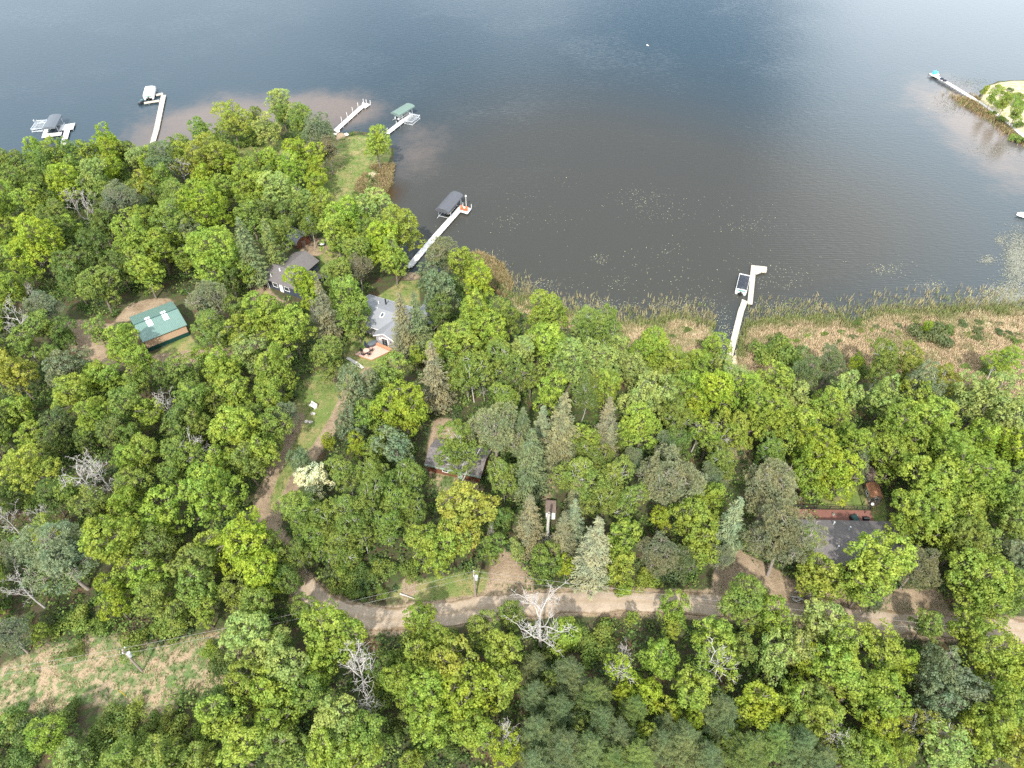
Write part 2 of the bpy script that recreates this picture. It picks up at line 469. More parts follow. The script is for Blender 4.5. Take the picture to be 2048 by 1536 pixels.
marsh = np.maximum(marsh, pt_reed)
brown = np.max([soft(p, 3) for p in BROWNS], 0)
nx_, ny_ = GX.shape
V = np.stack([GX, GY, Z], -1).reshape(-1, 3)
I = np.arange(nx_ * ny_).reshape(nx_, ny_)
F = np.stack([I[:-1, :-1], I[1:, :-1], I[1:, 1:], I[:-1, 1:]], -1).reshape(-1, 4)
tint = np.stack([dirt, lawn, marsh, brown], -1).reshape(-1, 4)

m, nt, o = new_mat('ground'); N = NT(nt)
at = N.n('ShaderNodeAttribute', attribute_name='tint')
sep = N.n('ShaderNodeSeparateColor'); N.l(at.outputs['Color'], sep.inputs[0])
tc_ = N.n('ShaderNodeTexCoord').outputs['Object']
big = N.noise(0.12, 4, 0.6, tc_); med = N.noise(0.9, 5, 0.65, tc_); fin = N.noise(6, 4, 0.7, tc_); mid = N.noise(0.33, 5, 0.6, tc_)
floor = N.mix(N.rng(med, 0.35, 0.65), (0.065, 0.052, 0.034), (0.055, 0.08, 0.025))
floor = N.mix(N.rng(mid, 0.5, 0.72), floor, (0.10, 0.062, 0.040))
def edge(ch, amt=0.5, lo=0.35, hi=0.65):
    return N.rng(N.math('ADD', ch, N.math('MULTIPLY', N.math('SUBTRACT', med, 0.5), amt)), lo, hi)
brn = N.mix(N.rng(N.math('ADD', N.math('MULTIPLY', mid, 0.4), N.math('MULTIPLY', med, 0.6)), 0.44, 0.58), (0.105, 0.145, 0.052), (0.30, 0.225, 0.145))
c = N.mix(edge(at.outputs['Alpha']), floor, brn)
lw = N.mix(N.rng(mid, 0.38, 0.66), (0.125, 0.165, 0.045), (0.235, 0.20, 0.09))
lw = N.mix(N.rng(med, 0.45, 0.75), lw, (0.085, 0.135, 0.035))
c = N.mix(edge(sep.outputs[1]), c, lw)
ms = N.mix(N.rng(med, 0.4, 0.62), (0.47, 0.385, 0.265), (0.27, 0.26, 0.13))
c = N.mix(edge(sep.outputs[2]), c, ms)
dt = N.mix(N.rng(mid, 0.35, 0.7), (0.285, 0.215, 0.145), (0.20, 0.145, 0.098))
dt = N.mix(N.rng(med, 0.5, 0.8), dt, (0.13, 0.10, 0.055))
c = N.mix(edge(sep.outputs[0], 0.7), c, dt)
c = N.mix(1.0, c, N.rng(fin, 0.3, 0.7, 0.7, 1.3), 'MULTIPLY')
b = N.n('ShaderNodeBsdfPrincipled'); b.inputs['Roughness'].default_value = 0.95; b.inputs['Specular IOR Level'].default_value = 0.1
N.l(c, b.inputs['Base Color'])
bp = N.n('ShaderNodeBump'); bp.inputs['Strength'].default_value = 0.6; bp.inputs['Distance'].default_value = 0.12
N.l(fin, bp.inputs['Height']); N.l(bp.outputs[0], b.inputs['Normal']); N.l(b.outputs[0], o.inputs[0])
gm = m
tag(obj('ground', mesh_np('ground', V, F, gm, tint, True)), kind='structure')

# dirt road as a sheet of its own
def strip(name, line, w, z, m, lab=None, jit=0.35):
    n = len(line)
    t = np.gradient(line, axis=0); t /= np.linalg.norm(t, axis=1)[:, None] + 1e-9
    nrm = np.stack([-t[:, 1], t[:, 0]], -1)
    k = 7
    V = []
    j1 = (vnoise(np.arange(n) * 1.0, np.zeros(n), 2.3, 5) - 0.5) * jit * 2
    j2 = (vnoise(np.arange(n) * 1.0, np.zeros(n) + 9, 2.3, 6) - 0.5) * jit * 2
    for i in range(k):
        f = -1 + 2 * i / (k - 1)
        off = f * w / 2 + (j1 if f < 0 else j2) * abs(f)
        p = line + nrm * off[:, None]
        zz = ground_z(p[:, 0], p[:, 1]) + 0.12 + z + 0.04 * (1 - f * f)
        V.append(np.stack([p[:, 0], p[:, 1], zz], -1))
    V = np.array(V).transpose(1, 0, 2)
    I = np.arange(n * k).reshape(n, k)
    F = np.stack([I[:-1, :-1], I[1:, :-1], I[1:, 1:], I[:-1, 1:]], -1).reshape(-1, 4)[:, ::-1]
    # across coordinate for wheel tracks
    ac = np.tile(np.abs(np.linspace(-1, 1, k)), n)
    return tag(obj(name, mesh_np(name, V.reshape(-1, 3), F, m, np.stack([ac, ac, ac], -1), True)), kind='structure')
m, nt, o = new_mat('gravel_road'); N = NT(nt)
at = N.n('ShaderNodeAttribute', attribute_name='tint'); sep = N.n('ShaderNodeSeparateColor'); N.l(at.outputs['Color'], sep.inputs[0])
med = N.noise(0.5, 5, 0.65); fin = N.noise(5, 4, 0.7)
c = N.mix(N.rng(med, 0.3, 0.7), (0.36, 0.285, 0.215), (0.28, 0.22, 0.16))
c = N.mix(N.math('MULTIPLY', N.rng(sep.outputs[0], 0.3, 0.0), 0.45), c, (0.26, 0.19, 0.12))
c = N.mix(N.rng(N.math('ADD', sep.outputs[0], N.math('MULTIPLY', N.math('SUBTRACT', med, 0.5), 0.9)), 0.75, 1.05), c, (0.17, 0.12, 0.07))
c = N.mix(1.0, c, N.rng(fin, 0.3, 0.7, 0.85, 1.15), 'MULTIPLY')
b = N.n('ShaderNodeBsdfPrincipled'); b.inputs['Roughness'].default_value = 0.95; b.inputs['Specular IOR Level'].default_value = 0.1
N.l(c, b.inputs['Base Color']); N.l(b.outputs[0], o.inputs[0])
strip('dirt_road', ROAD, 3.5, 0.02, m)

# water
wx = np.concatenate([[-3500, -900, -450, -330], np.arange(-270, 271, 3.0), [330, 450, 900, 3500]])
wy = np.concatenate([[20, 60, 80], np.arange(90, 350, 2.5), [400, 600, 1200, 3500]])
WX, WY = np.meshgrid(wx, wy, indexing='ij')
dsh = -signed_shore(WX, WY)
def blob(u, v, ru, rv=None):
    c = P(u, v, 0); e = P(u + ru, v, 0); g = P(u, v - (rv or ru), 0)
    return np.exp(-(((WX - c[0]) / abs(e[0] - c[0])) ** 2 + ((WY - c[1]) / abs(g[1] - c[1])) ** 2))
shal = 0.9 * np.clip(blob(430, 235, 170, 45) + blob(620, 215, 110, 35) * 0.8 + blob(690, 235, 90, 30) * 0.8 + blob(330, 300, 120, 40) * 0.8 + blob(830, 290, 60, 60) * 0.7, 0, 1)
shal = np.maximum(shal, 0.9 * np.clip(blob(1930, 220, 110, 70) + blob(2000, 320, 120, 60) * 0.6, 0, 1))
brn_ = np.clip(blob(1050, 330, 350, 170) * 0.8 + blob(1400, 380, 400, 200) * 0.7 + blob(1700, 450, 350, 150) * 0.6 + blob(1250, 520, 350, 120) * 0.5 + blob(880, 420, 160, 100) * 0.5, 0, 1)
wet = np.clip(blob(780, 385, 22, 22) * 1.2, 0, 1)
V = np.stack([WX, WY, np.zeros_like(WX)], -1).reshape(-1, 3)
I = np.arange(WX.size).reshape(WX.shape)
F = np.stack([I[:-1, :-1], I[1:, :-1], I[1:, 1:], I[:-1, 1:]], -1).reshape(-1, 4)
m, nt, o = new_mat('lake_water'); N = NT(nt)
at = N.n('ShaderNodeAttribute', attribute_name='tint'); sep = N.n('ShaderNodeSeparateColor'); N.l(at.outputs['Color'], sep.inputs[0])
tc_ = N.n('ShaderNodeTexCoord').outputs['Object']
n1 = N.noise(0.035, 5, 0.6, tc_, dist=0.4); n2 = N.noise(0.35, 5, 0.7, tc_)
c = N.mix(sep.outputs[1], (0.026, 0.044, 0.055), (0.047, 0.046, 0.039))
sh = N.math('ADD', sep.outputs[0], N.math('ADD', N.math('MULTIPLY', N.math('SUBTRACT', n1, 0.5), 1.6), N.math('MULTIPLY', N.math('SUBTRACT', n2, 0.5), 0.5)))
c = N.mix(N.math('MULTIPLY', N.rng(sh, 0.1, 1.0), N.rng(sep.outputs[0], 0.02, 0.3)), c, (0.125, 0.100, 0.083))
c = N.mix(N.math('MULTIPLY', N.rng(n2, 0.5, 0.8), N.rng(sep.outputs[0], 0.1, 0.6, 0, 0.5)), c, (0.06, 0.055, 0.05))
c = N.mix(sep.outputs[2], c, (0.045, 0.026, 0.010))
d = N.n('ShaderNodeBsdfDiffuse'); N.l(c, d.inputs['Color'])
g = N.n('ShaderNodeBsdfGlossy'); g.inputs['Roughness'].default_value = 0.12; g.inputs['Color'].default_value = (1, 1, 1, 1)
# ripples: fine chop everywhere, longer parallel wavelets in patches
mpw = N.n('ShaderNodeMapping'); mpw.inputs['Scale'].default_value = (0.35, 1.0, 1.0); mpw.inputs['Rotation'].default_value = (0, 0, R(6))
N.l(tc_, mpw.inputs['Vector'])
ch = N.noise(1.6, 3, 0.6, mpw.outputs['Vector'], dist=0.3)
wv = N.n('ShaderNodeTexWave'); wv.wave_type = 'BANDS'; wv.bands_direction = 'Y'
wv.inputs['Scale'].default_value = 0.42; wv.inputs['Distortion'].default_value = 3.0; wv.inputs['Detail'].default_value = 2; wv.inputs['Detail Scale'].default_value = 0.35
N.l(tc_, wv.inputs['Vector'])
patch = N.rng(N.noise(0.022, 2, 0.5, tc_), 0.45, 0.62)
hgt = N.math('ADD', N.math('MULTIPLY', ch, 0.6), N.math('MULTIPLY', N.math('MULTIPLY', wv.outputs['Fac'], patch), 0.16))
bp = N.n('ShaderNodeBump'); bp.inputs['Strength'].default_value = 0.5; bp.inputs['Distance'].default_value = 0.16
N.l(hgt, bp.inputs['Height'])
fr = N.n('ShaderNodeFresnel'); fr.inputs['IOR'].default_value = 1.34
for q in (g, fr): N.l(bp.outputs[0], q.inputs['Normal'])
mx = N.n('ShaderNodeMixShader'); N.l(fr.outputs[0], mx.inputs[0]); N.l(d.outputs[0], mx.inputs[1]); N.l(g.outputs[0], mx.inputs[2])
N.l(mx.outputs[0], o.inputs[0])
tag(obj('lake_water', mesh_np('lake_water', V, F, m, np.stack([shal, brn_, wet], -1).reshape(-1, 3), True)), kind='structure')

# ------------------------------------------------------------------ foliage generators
def unit(v): return v / (np.linalg.norm(v, axis=-1, keepdims=True) + 1e-9)
def cards(r, C, Nn, L, W=None, T=None):
    """leaf cards: centre, normal, length, width, optional long direction"""
    n = len(C)
    L = np.broadcast_to(L, (n,)).astype(float); W = L * 0.8 if W is None else np.broadcast_to(W, (n,)).astype(float)
    if T is None: T = r.normal(size=(n, 3))
    a = unit(T - (T * Nn).sum(-1, keepdims=True) * Nn); b = np.cross(Nn, a)
    a = a * L[:, None] / 2; b = b * W[:, None] / 2
    V = np.stack([C - a, C + b, C + a, C - b], 1)
    return V.reshape(-1, 3)
def qf(nv): return np.arange(nv, dtype=np.int32).reshape(-1, 4)
def sph(r, n): return unit(r.normal(size=(n, 3)))
def tubes(paths, n=5):
    """paths: list of (points k x 3, radii k)"""
    Vs, Fs, b = [], [], 0
    for pts, rad in paths:
        pts = np.asarray(pts, float); rad = np.asarray(rad, float)
        k = len(pts)
        t = unit(np.gradient(pts, axis=0))
        ref = np.where(np.abs(t[:, 2:3]) < 0.9, np.array([[0, 0, 1.0]]), np.array([[1.0, 0, 0]]))
        a = unit(np.cross(t, ref)); c = np.cross(t, a)
        ang = np.arange(n) * 2 * np.pi / n
        ring = pts[:, None] + rad[:, None, None] * (a[:, None] * np.cos(ang)[None, :, None] + c[:, None] * np.sin(ang)[None, :, None])
        Vs.append(ring.reshape(-1, 3))
        I = b + np.arange(k * n).reshape(k, n)
        J = np.roll(I, -1, 1)
        Fs.append(np.stack([I[:-1], J[:-1], J[1:], I[1:]], -1).reshape(-1, 4))
        b += k * n
    return np.concatenate(Vs), np.concatenate(Fs)
def bend(r, p, q, k=5, w=0.12):
    p, q = np.array(p, float), np.array(q, float)
    t = np.linspace(0, 1, k)[:, None]
    L = np.linalg.norm(q - p)
    return p + (q - p) * t + np.sin(t * np.pi) * r.normal(size=3) * L * w

def broadleaf(seed, Rr, Ht, rz, lobes=9, pr=0.62, leaf=0.34, per=26, dens=1.0, drop=0.0, fine=False, spike=False, bare=0, point=0.0, bark_r=None):
    r = np.random.default_rng(seed)
    hc = Ht - rz
    # crown = union of lobes
    LC, LR = [np.array([0, 0, hc])], [0.58 * Rr]
    for i in range(lobes):
        a = 2 * np.pi * (i / lobes) + r.uniform(-0.4, 0.4); el = r.uniform(-0.95, 1.0)
        rr = r.uniform(0.44, 0.78) * Rr
        LC.append(np.array([math.cos(a) * rr * math.cos(el * 0.6), math.sin(a) * rr * math.cos(el * 0.6), hc + rz * 0.64 * math.sin(el * 1.15)]))
        LR.append(r.uniform(0.26, 0.50) * Rr)
    for i in range(max(2, lobes // 3)):
        a = r.uniform(0, 6.28); rr = r.uniform(0.1, 0.4) * Rr * (1 - point * 0.6)
        LC.append(np.array([math.cos(a) * rr, math.sin(a) * rr, hc + rz * r.uniform(0.5, 0.72)])); LR.append(r.uniform(0.3, 0.42) * Rr * (1 - point * 0.4))
    LC = np.array(LC); LR = np.array(LR)
    asp = np.array([1, 1, min(1.15, rz / Rr)])
    P_, Nn = [], []
    for i in range(len(LC)):
        n = int(4 * np.pi * LR[i] ** 2 / (np.pi * pr * pr) * 1.15 * dens)
        d = sph(r, n)
        pts = LC[i] + d * LR[i] * asp * r.uniform(0.74, 1.14, (n, 1))
        dist = np.linalg.norm((pts[:, None] - LC[None]) / asp, axis=-1) / LR[None]
        dist[:, i] = 9
        keep = (dist.min(1) > 0.82) & (pts[:, 2] > hc - rz * 0.97) & (d[:, 2] > -0.55)
        P_.append(pts[keep]); Nn.append(d[keep])
    Pc = np.concatenate(P_); Nd = np.concatenate(Nn)
    if drop: 
        k = r.random(len(Pc)) > drop; Pc, Nd = Pc[k], Nd[k]
    n = len(Pc)
    prr = pr * r.uniform(0.65, 1.3, n)
    ptint = r.uniform(0.25, 0.75, n)
    pyel = np.clip(r.normal(0.3, 0.3, n), 0, 1)
    d = sph(r, n * per).reshape(n, per, 3)
    d = unit(d + Nd[:, None] * 0.55 + np.array([0, 0, 0.35]))
    rad = r.uniform(0.45, 1.0, (n, per, 1)) ** 0.5
    C = Pc[:, None] + d * rad * prr[:, None, None] * np.array([1.1, 1.1, 0.8])
    if spike:
        nn = unit(np.cross(d, sph(r, n * per).reshape(n, per, 3)))
        V = cards(r, C.reshape(-1, 3), nn.reshape(-1, 3), leaf * r.uniform(0.8, 1.3, n * per), leaf * 0.22, d.reshape(-1, 3))
    else:
        nn = unit(d + r.normal(size=d.shape) * 0.42)
        V = cards(r, C.reshape(-1, 3), nn.reshape(-1, 3), leaf * r.uniform(0.7, 1.25, n * per))
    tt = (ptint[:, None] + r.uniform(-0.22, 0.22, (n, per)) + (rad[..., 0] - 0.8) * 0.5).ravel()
    yy = np.broadcast_to(pyel[:, None], (n, per)).ravel()
    # inner leaves that close the crown
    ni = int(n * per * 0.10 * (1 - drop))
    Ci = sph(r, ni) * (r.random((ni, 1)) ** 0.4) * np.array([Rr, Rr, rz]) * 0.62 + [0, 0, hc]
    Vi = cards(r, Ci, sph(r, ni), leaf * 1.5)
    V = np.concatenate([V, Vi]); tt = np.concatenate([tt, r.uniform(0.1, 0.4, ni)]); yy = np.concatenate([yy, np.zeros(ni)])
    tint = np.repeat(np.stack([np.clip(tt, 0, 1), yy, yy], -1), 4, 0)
    crown = (V, qf(len(V)), tint)
    # trunk and limbs
    r0 = bark_r or 0.035 * Ht * 0.45 + 0.02 * Rr
    paths = []
    tr = bend(r, (0, 0, -0.3), (r.normal() * 0.3, r.normal() * 0.3, hc), 6, 0.03)
    paths.append((tr, np.linspace(r0, r0 * 0.45, 6)))
    for i in range(1, len(LC)):
        s = tr[3] * (1 - (i % 3) / 3.0) + tr[5] * (i % 3) / 3.0
        e = LC[i] + (LC[i] - [0, 0, hc]) * 0.25
        b = bend(r, s, e, 5, 0.1)
        paths.append((b, np.linspace(r0 * 0.4, 0.04, 5)))
        for _ in range(3):
            q = LC[i] + sph(r, 1)[0] * LR[i] * 0.95
            paths.append((bend(r, b[3], q, 4, 0.12), np.linspace(r0 * 0.16, 0.025, 4)))
    for _ in range(bare):
        j = r.integers(1, len(LC)); dd = unit(sph(r, 1) + [0, 0, 0.8])[0]
        s = LC[j]; e = s + dd * LR[j] * r.uniform(1.15, 1.5)
        b = bend(r, s, e, 5, 0.15); paths.append((b, np.linspace(0.06, 0.02, 5)))
        for _ in range(3):
            k = r.integers(2, 4); paths.append((bend(r, b[k], b[k] + unit(dd + r.normal(size=3) * 0.6) * LR[j] * 0.6, 4, 0.15), np.linspace(0.05, 0.02, 4)))
    return crown, tubes(paths)

def conifer(seed, Rr, Ht, base=0.12, gap=0.42, up=0.0, leaf=0.30, nb=9, power=0.8, droop=0.22, thin=False, raggy=0.15):
    r = np.random.default_rng(seed)
    z0 = Ht * base; n = int((Ht - z0) / gap)
    Cs, Ns, Ts, tt = [], [], [], []
    paths = [(np.array([[0, 0, -0.3], [0, 0, Ht * 0.5], [0, 0, Ht - 0.1]]), np.array([0.02 * Ht, 0.012 * Ht, 0.03]))]
    for i in range(n):
        f = i / n                                    # 0 at the bottom
        z = z0 + (Ht - z0) * f
        L0 = Rr * ((1 - f) ** power) * (0.75 + 0.25 * min(1, (f + 0.1) * 4)) + 0.15
        k = max(4, int(nb * (0.55 + 0.5 * (1 - f))))
        for j in range(k):
            a = 2 * np.pi * (j + r.random()) / k
            L = L0 * r.uniform(1 - raggy * 2, 1 + raggy)
            d = np.array([math.cos(a), math.sin(a), 0]); side = np.array([-d[1], d[0], 0])
            m = max(3, int(L / (leaf * (0.30 if thin else 0.42))))
            s = np.linspace(0.12, 1, m)
            zz = z - droop * L * s + 0.12 * L * s ** 3 + up * L * s + r.normal() * 0.06
            c0 = d * (L * s)[:, None]; c0[:, 2] = zz
            w = 0.34 * L * (1 - s) ** 0.6 + leaf * 0.3
            tn = r.uniform(0.3, 0.7)
            for sg in ((-1, -.4, .4, 1) if thin else (-1, 0, 1)):
                cc = c0 + side * (sg * w * r.uniform(0.4, 1, m))[:, None] + r.normal(size=(m, 3)) * (0.09 if thin else 0.06)
                cc[:, 2] -= abs(sg) * w * 0.15
                Cs.append(cc)
                Ns.append(unit(np.array([0, 0, 1.0]) + d * 0.55 + r.normal(size=(m, 3)) * 0.45))
                Ts.append(np.tile(d + side * sg * 0.9, (m, 1)) + np.array([0, 0, up - droop]))
                tt.append(tn + (s - 0.6) * 0.5 + r.uniform(-0.15, 0.15, m))
            if thin or i % 2 == 0:
                paths.append((np.array([[0, 0, z], c0[m // 2] - [0, 0, .08], c0[-1] * [0.9, 0.9, 1] - [0, 0, .1]]), np.array([0.03, 0.02, 0.01]) if thin else np.array([0.045, 0.03, 0.015])))
    C = np.concatenate(Cs); Nn = np.concatenate(Ns); T = np.concatenate(Ts); tt = np.clip(np.concatenate(tt), 0, 1)
    V = cards(r, C, Nn, leaf * r.uniform(0.8, 1.4, len(C)), leaf * (0.38 if not thin else 0.3), T)
    tint = np.repeat(np.stack([tt, tt * 0.7, tt], -1), 4, 0)
    return (V, qf(len(V)), tint), tubes(paths, 5)

def deadtree(seed, Rr, Ht, limbs=9, lean=0.0, low=0.35, up=0.55):
    r = np.random.default_rng(seed)
    top = np.array([lean * Ht, r.normal() * 0.3, Ht * 0.9])
    tr = bend(r, (0, 0, -0.3), top, 8, 0.03)
    trunk = [(tr, np.linspace(0.019 * Ht, 0.04, 8))]
    br = []
    def grow(p, d, L, rad, lev):
        k = 5
        pts = [p]
        dd = d.copy()
        for i in range(k):
            dd = unit(dd + r.normal(size=3) * 0.16 + np.array([0, 0, 0.07]))
            pts.append(pts[-1] + dd * L / k)
        pts = np.array(pts)
        br.append((pts, np.linspace(rad, max(0.016, rad * 0.3), k + 1)))
        if lev > 0:
            for q in range(4 if lev > 2 else 3):
                i = r.integers(1, k + 1)
                nd = unit(dd * 0.8 + r.normal(size=3) * 0.62)
                grow(pts[i], nd, L * r.uniform(0.4, 0.65), max(0.020, rad * 0.5), lev - 1)
    for i in range(limbs):
        f = low + (0.97 - low) * i / (limbs - 1)
        j = f * 7; a_ = int(min(6, j)); p = tr[a_] * (1 - (j - a_)) + tr[a_ + 1] * (j - a_)
        a = i * 2.4 + r.uniform(-0.4, 0.4)
        u = up + 0.5 * f
        d = unit(np.array([math.cos(a), math.sin(a), u]))
        grow(p, d, Rr * r.uniform(0.75, 1.1) * (1.05 - 0.4 * f), 0.0085 * Ht * (1.2 - f * 0.6), 3)
    return tubes(br, 4), tubes(trunk, 7)

def shrub_mesh(seed, Rr=2.0, H=2.4, leaf=0.26, n=1500):
    r = np.random.default_rng(seed)
    k = 9
    cen = np.stack([r.normal(size=k) * Rr * 0.42, r.normal(size=k) * Rr * 0.42, r.uniform(0.25, 0.62, k) * H], -1)
    rad = r.uniform(0.35, 0.6, k) * Rr
    j = r.integers(0, k, n)
    d = unit(sph(r, n) + [0, 0, 0.5])
    C = cen[j] + d * (rad[j] * r.uniform(0.7, 1.05, n))[:, None] * np.array([1, 1, 0.75 * H / Rr * 0.7])
    C[:, 2] = np.maximum(C[:, 2], 0.05)
    V = cards(r, C, unit(d + r.normal(size=(n, 3)) * 0.5), leaf * r.uniform(0.7, 1.3, n))
    t = np.clip(r.uniform(0.2, 0.8, k)[j] + r.uniform(-0.2, 0.2, n), 0, 1)
    return V, qf(len(V)), np.repeat(np.stack([t, r.random(n) * 0.6, t], -1), 4, 0)

PROTO = {}
def reg(key, kind, crown, trunk, cm, tm, cname='crown', R_=1.0, H_=1.0, hc=1.0, part=True):
    cme = mesh_np(cname, *crown[:2], cm, crown[2] if len(crown) > 2 else None)
    tme = mesh_np('trunk', *trunk, tm, smooth=True) if trunk is not None else None
    PROTO.setdefault(key, []).append(dict(c=cme, t=tme, R=R_, H=H_, hc=hc, cname=cname))
BL = M['leaf']
for i in range(3):
    c, t = broadleaf(10 + i, 2.6, 9.5, 4.0, 8, pr=0.44, leaf=0.27, per=22); reg('b2', 'b', c, t, BL, M['bark'], R_=2.6, H_=9.5, hc=5.7)
for i in range(8):
    c, t = broadleaf(20 + i, 4.0, 12.8, 5.2, 8 + i % 5, pr=0.50, leaf=0.30, per=22, dens=0.95, point=0.5 * (i % 3 == 0)); reg('b4', 'b', c, t, BL, M['bark'], R_=4.0, H_=12.8, hc=7.8)
for i in range(8):
    c, t = broadleaf(30 + i, 6.0, 15.5, 6.5, 12 + (i * 3) % 8, pr=0.56, leaf=0.32, per=23, dens=0.92, drop=0.06, point=0.4 * (i % 3 == 0)); reg('b6', 'b', c, t, BL, M['bark'], R_=6.0, H_=15.5, hc=9.3)
for i in range(4):
    c, t = broadleaf(40 + i, 3.4, 13.0, 4.6, 9, pr=0.45, leaf=0.23, per=28, dens=1.05, drop=0.04, point=0.6, bark_r=0.13); reg('a', 'a', c, t, BL, M['whitebark'], R_=3.4, H_=13, hc=8.8)
for i in range(3):
    c, t = broadleaf(50 + i, 4.6, 14.0, 4.6, 10, pr=0.45, leaf=0.34, per=34, dens=1.25, drop=0.2, spike=True, bare=14); reg('p', 'p', c, t, M['needle'], M['redbark'], R_=4.6, H_=14, hc=9.6)
for i in range(4):
    c, t = conifer(60 + i, 2.9, 15.5, leaf=0.36, nb=9, raggy=0.12 + 0.04 * i); reg('s', 's', c, t, M['needle'], M['redbark'], R_=2.35, H_=15.5, hc=8.6)
for i in range(4):
    c, t = conifer(70 + i, 3.3, 12.0, base=0.2, gap=0.42, up=0.5, leaf=0.30, nb=10, power=0.62, droop=0.0, thin=True, raggy=0.22); reg('f', 'f', c, t, BL, M['greybark'], R_=3.3, H_=11.5, hc=7.4)
for i in range(3):
    c, t = broadleaf(80 + i, 4.4, 13.5, 4.4, 10, pr=0.5, leaf=0.3, per=16, dens=0.75, drop=0.45, bare=16); reg('g', 'g', c, t, BL, M['dead'], R_=4.4, H_=13.5, hc=9.2)
for i in range(5):
    c, t = deadtree(90 + i, 4.2, 13.0, 8 + i % 3, lean=(0, 0.05, -0.06, 0.02, 0.12)[i]); reg('d', 'd', c, t, M['dead'], M['dead'], cname='branches', R_=3.3, H_=13, hc=8.8)
for i in range(4):
    c = shrub_mesh(100 + i); reg('h', 'h', c, None, BL, None, cname='shrub', R_=2.0, H_=2.4, hc=1.2)

# leaf colours (base colours, linear)
COL = dict(Y=(0.265, 0.330, 0.040), L=(0.250, 0.320, 0.056), G=(0.192, 0.252, 0.058), D=(0.135, 0.188, 0.050), O=(0.280, 0.300, 0.060), Q=(0.180, 0.190, 0.100),
           B=(0.165, 0.205, 0.115), T=(0.165, 0.168, 0.092), W=(0.200, 0.225, 0.130), P=(0.270, 0.335, 0.105), X=(0.62, 0.60, 0.46), K=(0.125, 0.165, 0.070))
CNAME = dict(Y='yellow-green', L='lime green', G='mid green', D='dark green', O='golden olive', B='blue-grey', T='tan-olive', W='silvery pale', P='pale green', X='cream blossomed', K='grey-green', Q='brownish olive')
SPEC = dict(b=('leafy_tree', 'leafy tree'), a=('birch_tree', 'fine-leaved birch'), p=('pine_tree', 'spreading pine'), s=('spruce_tree', 'pointed spruce'), f=('aspen_sapling', 'feathery young tree'),
            g=('thin_tree', 'half-bare tree'), d=('dead_tree', 'bare dead tree'), h=('shrub', 'low shrub'))

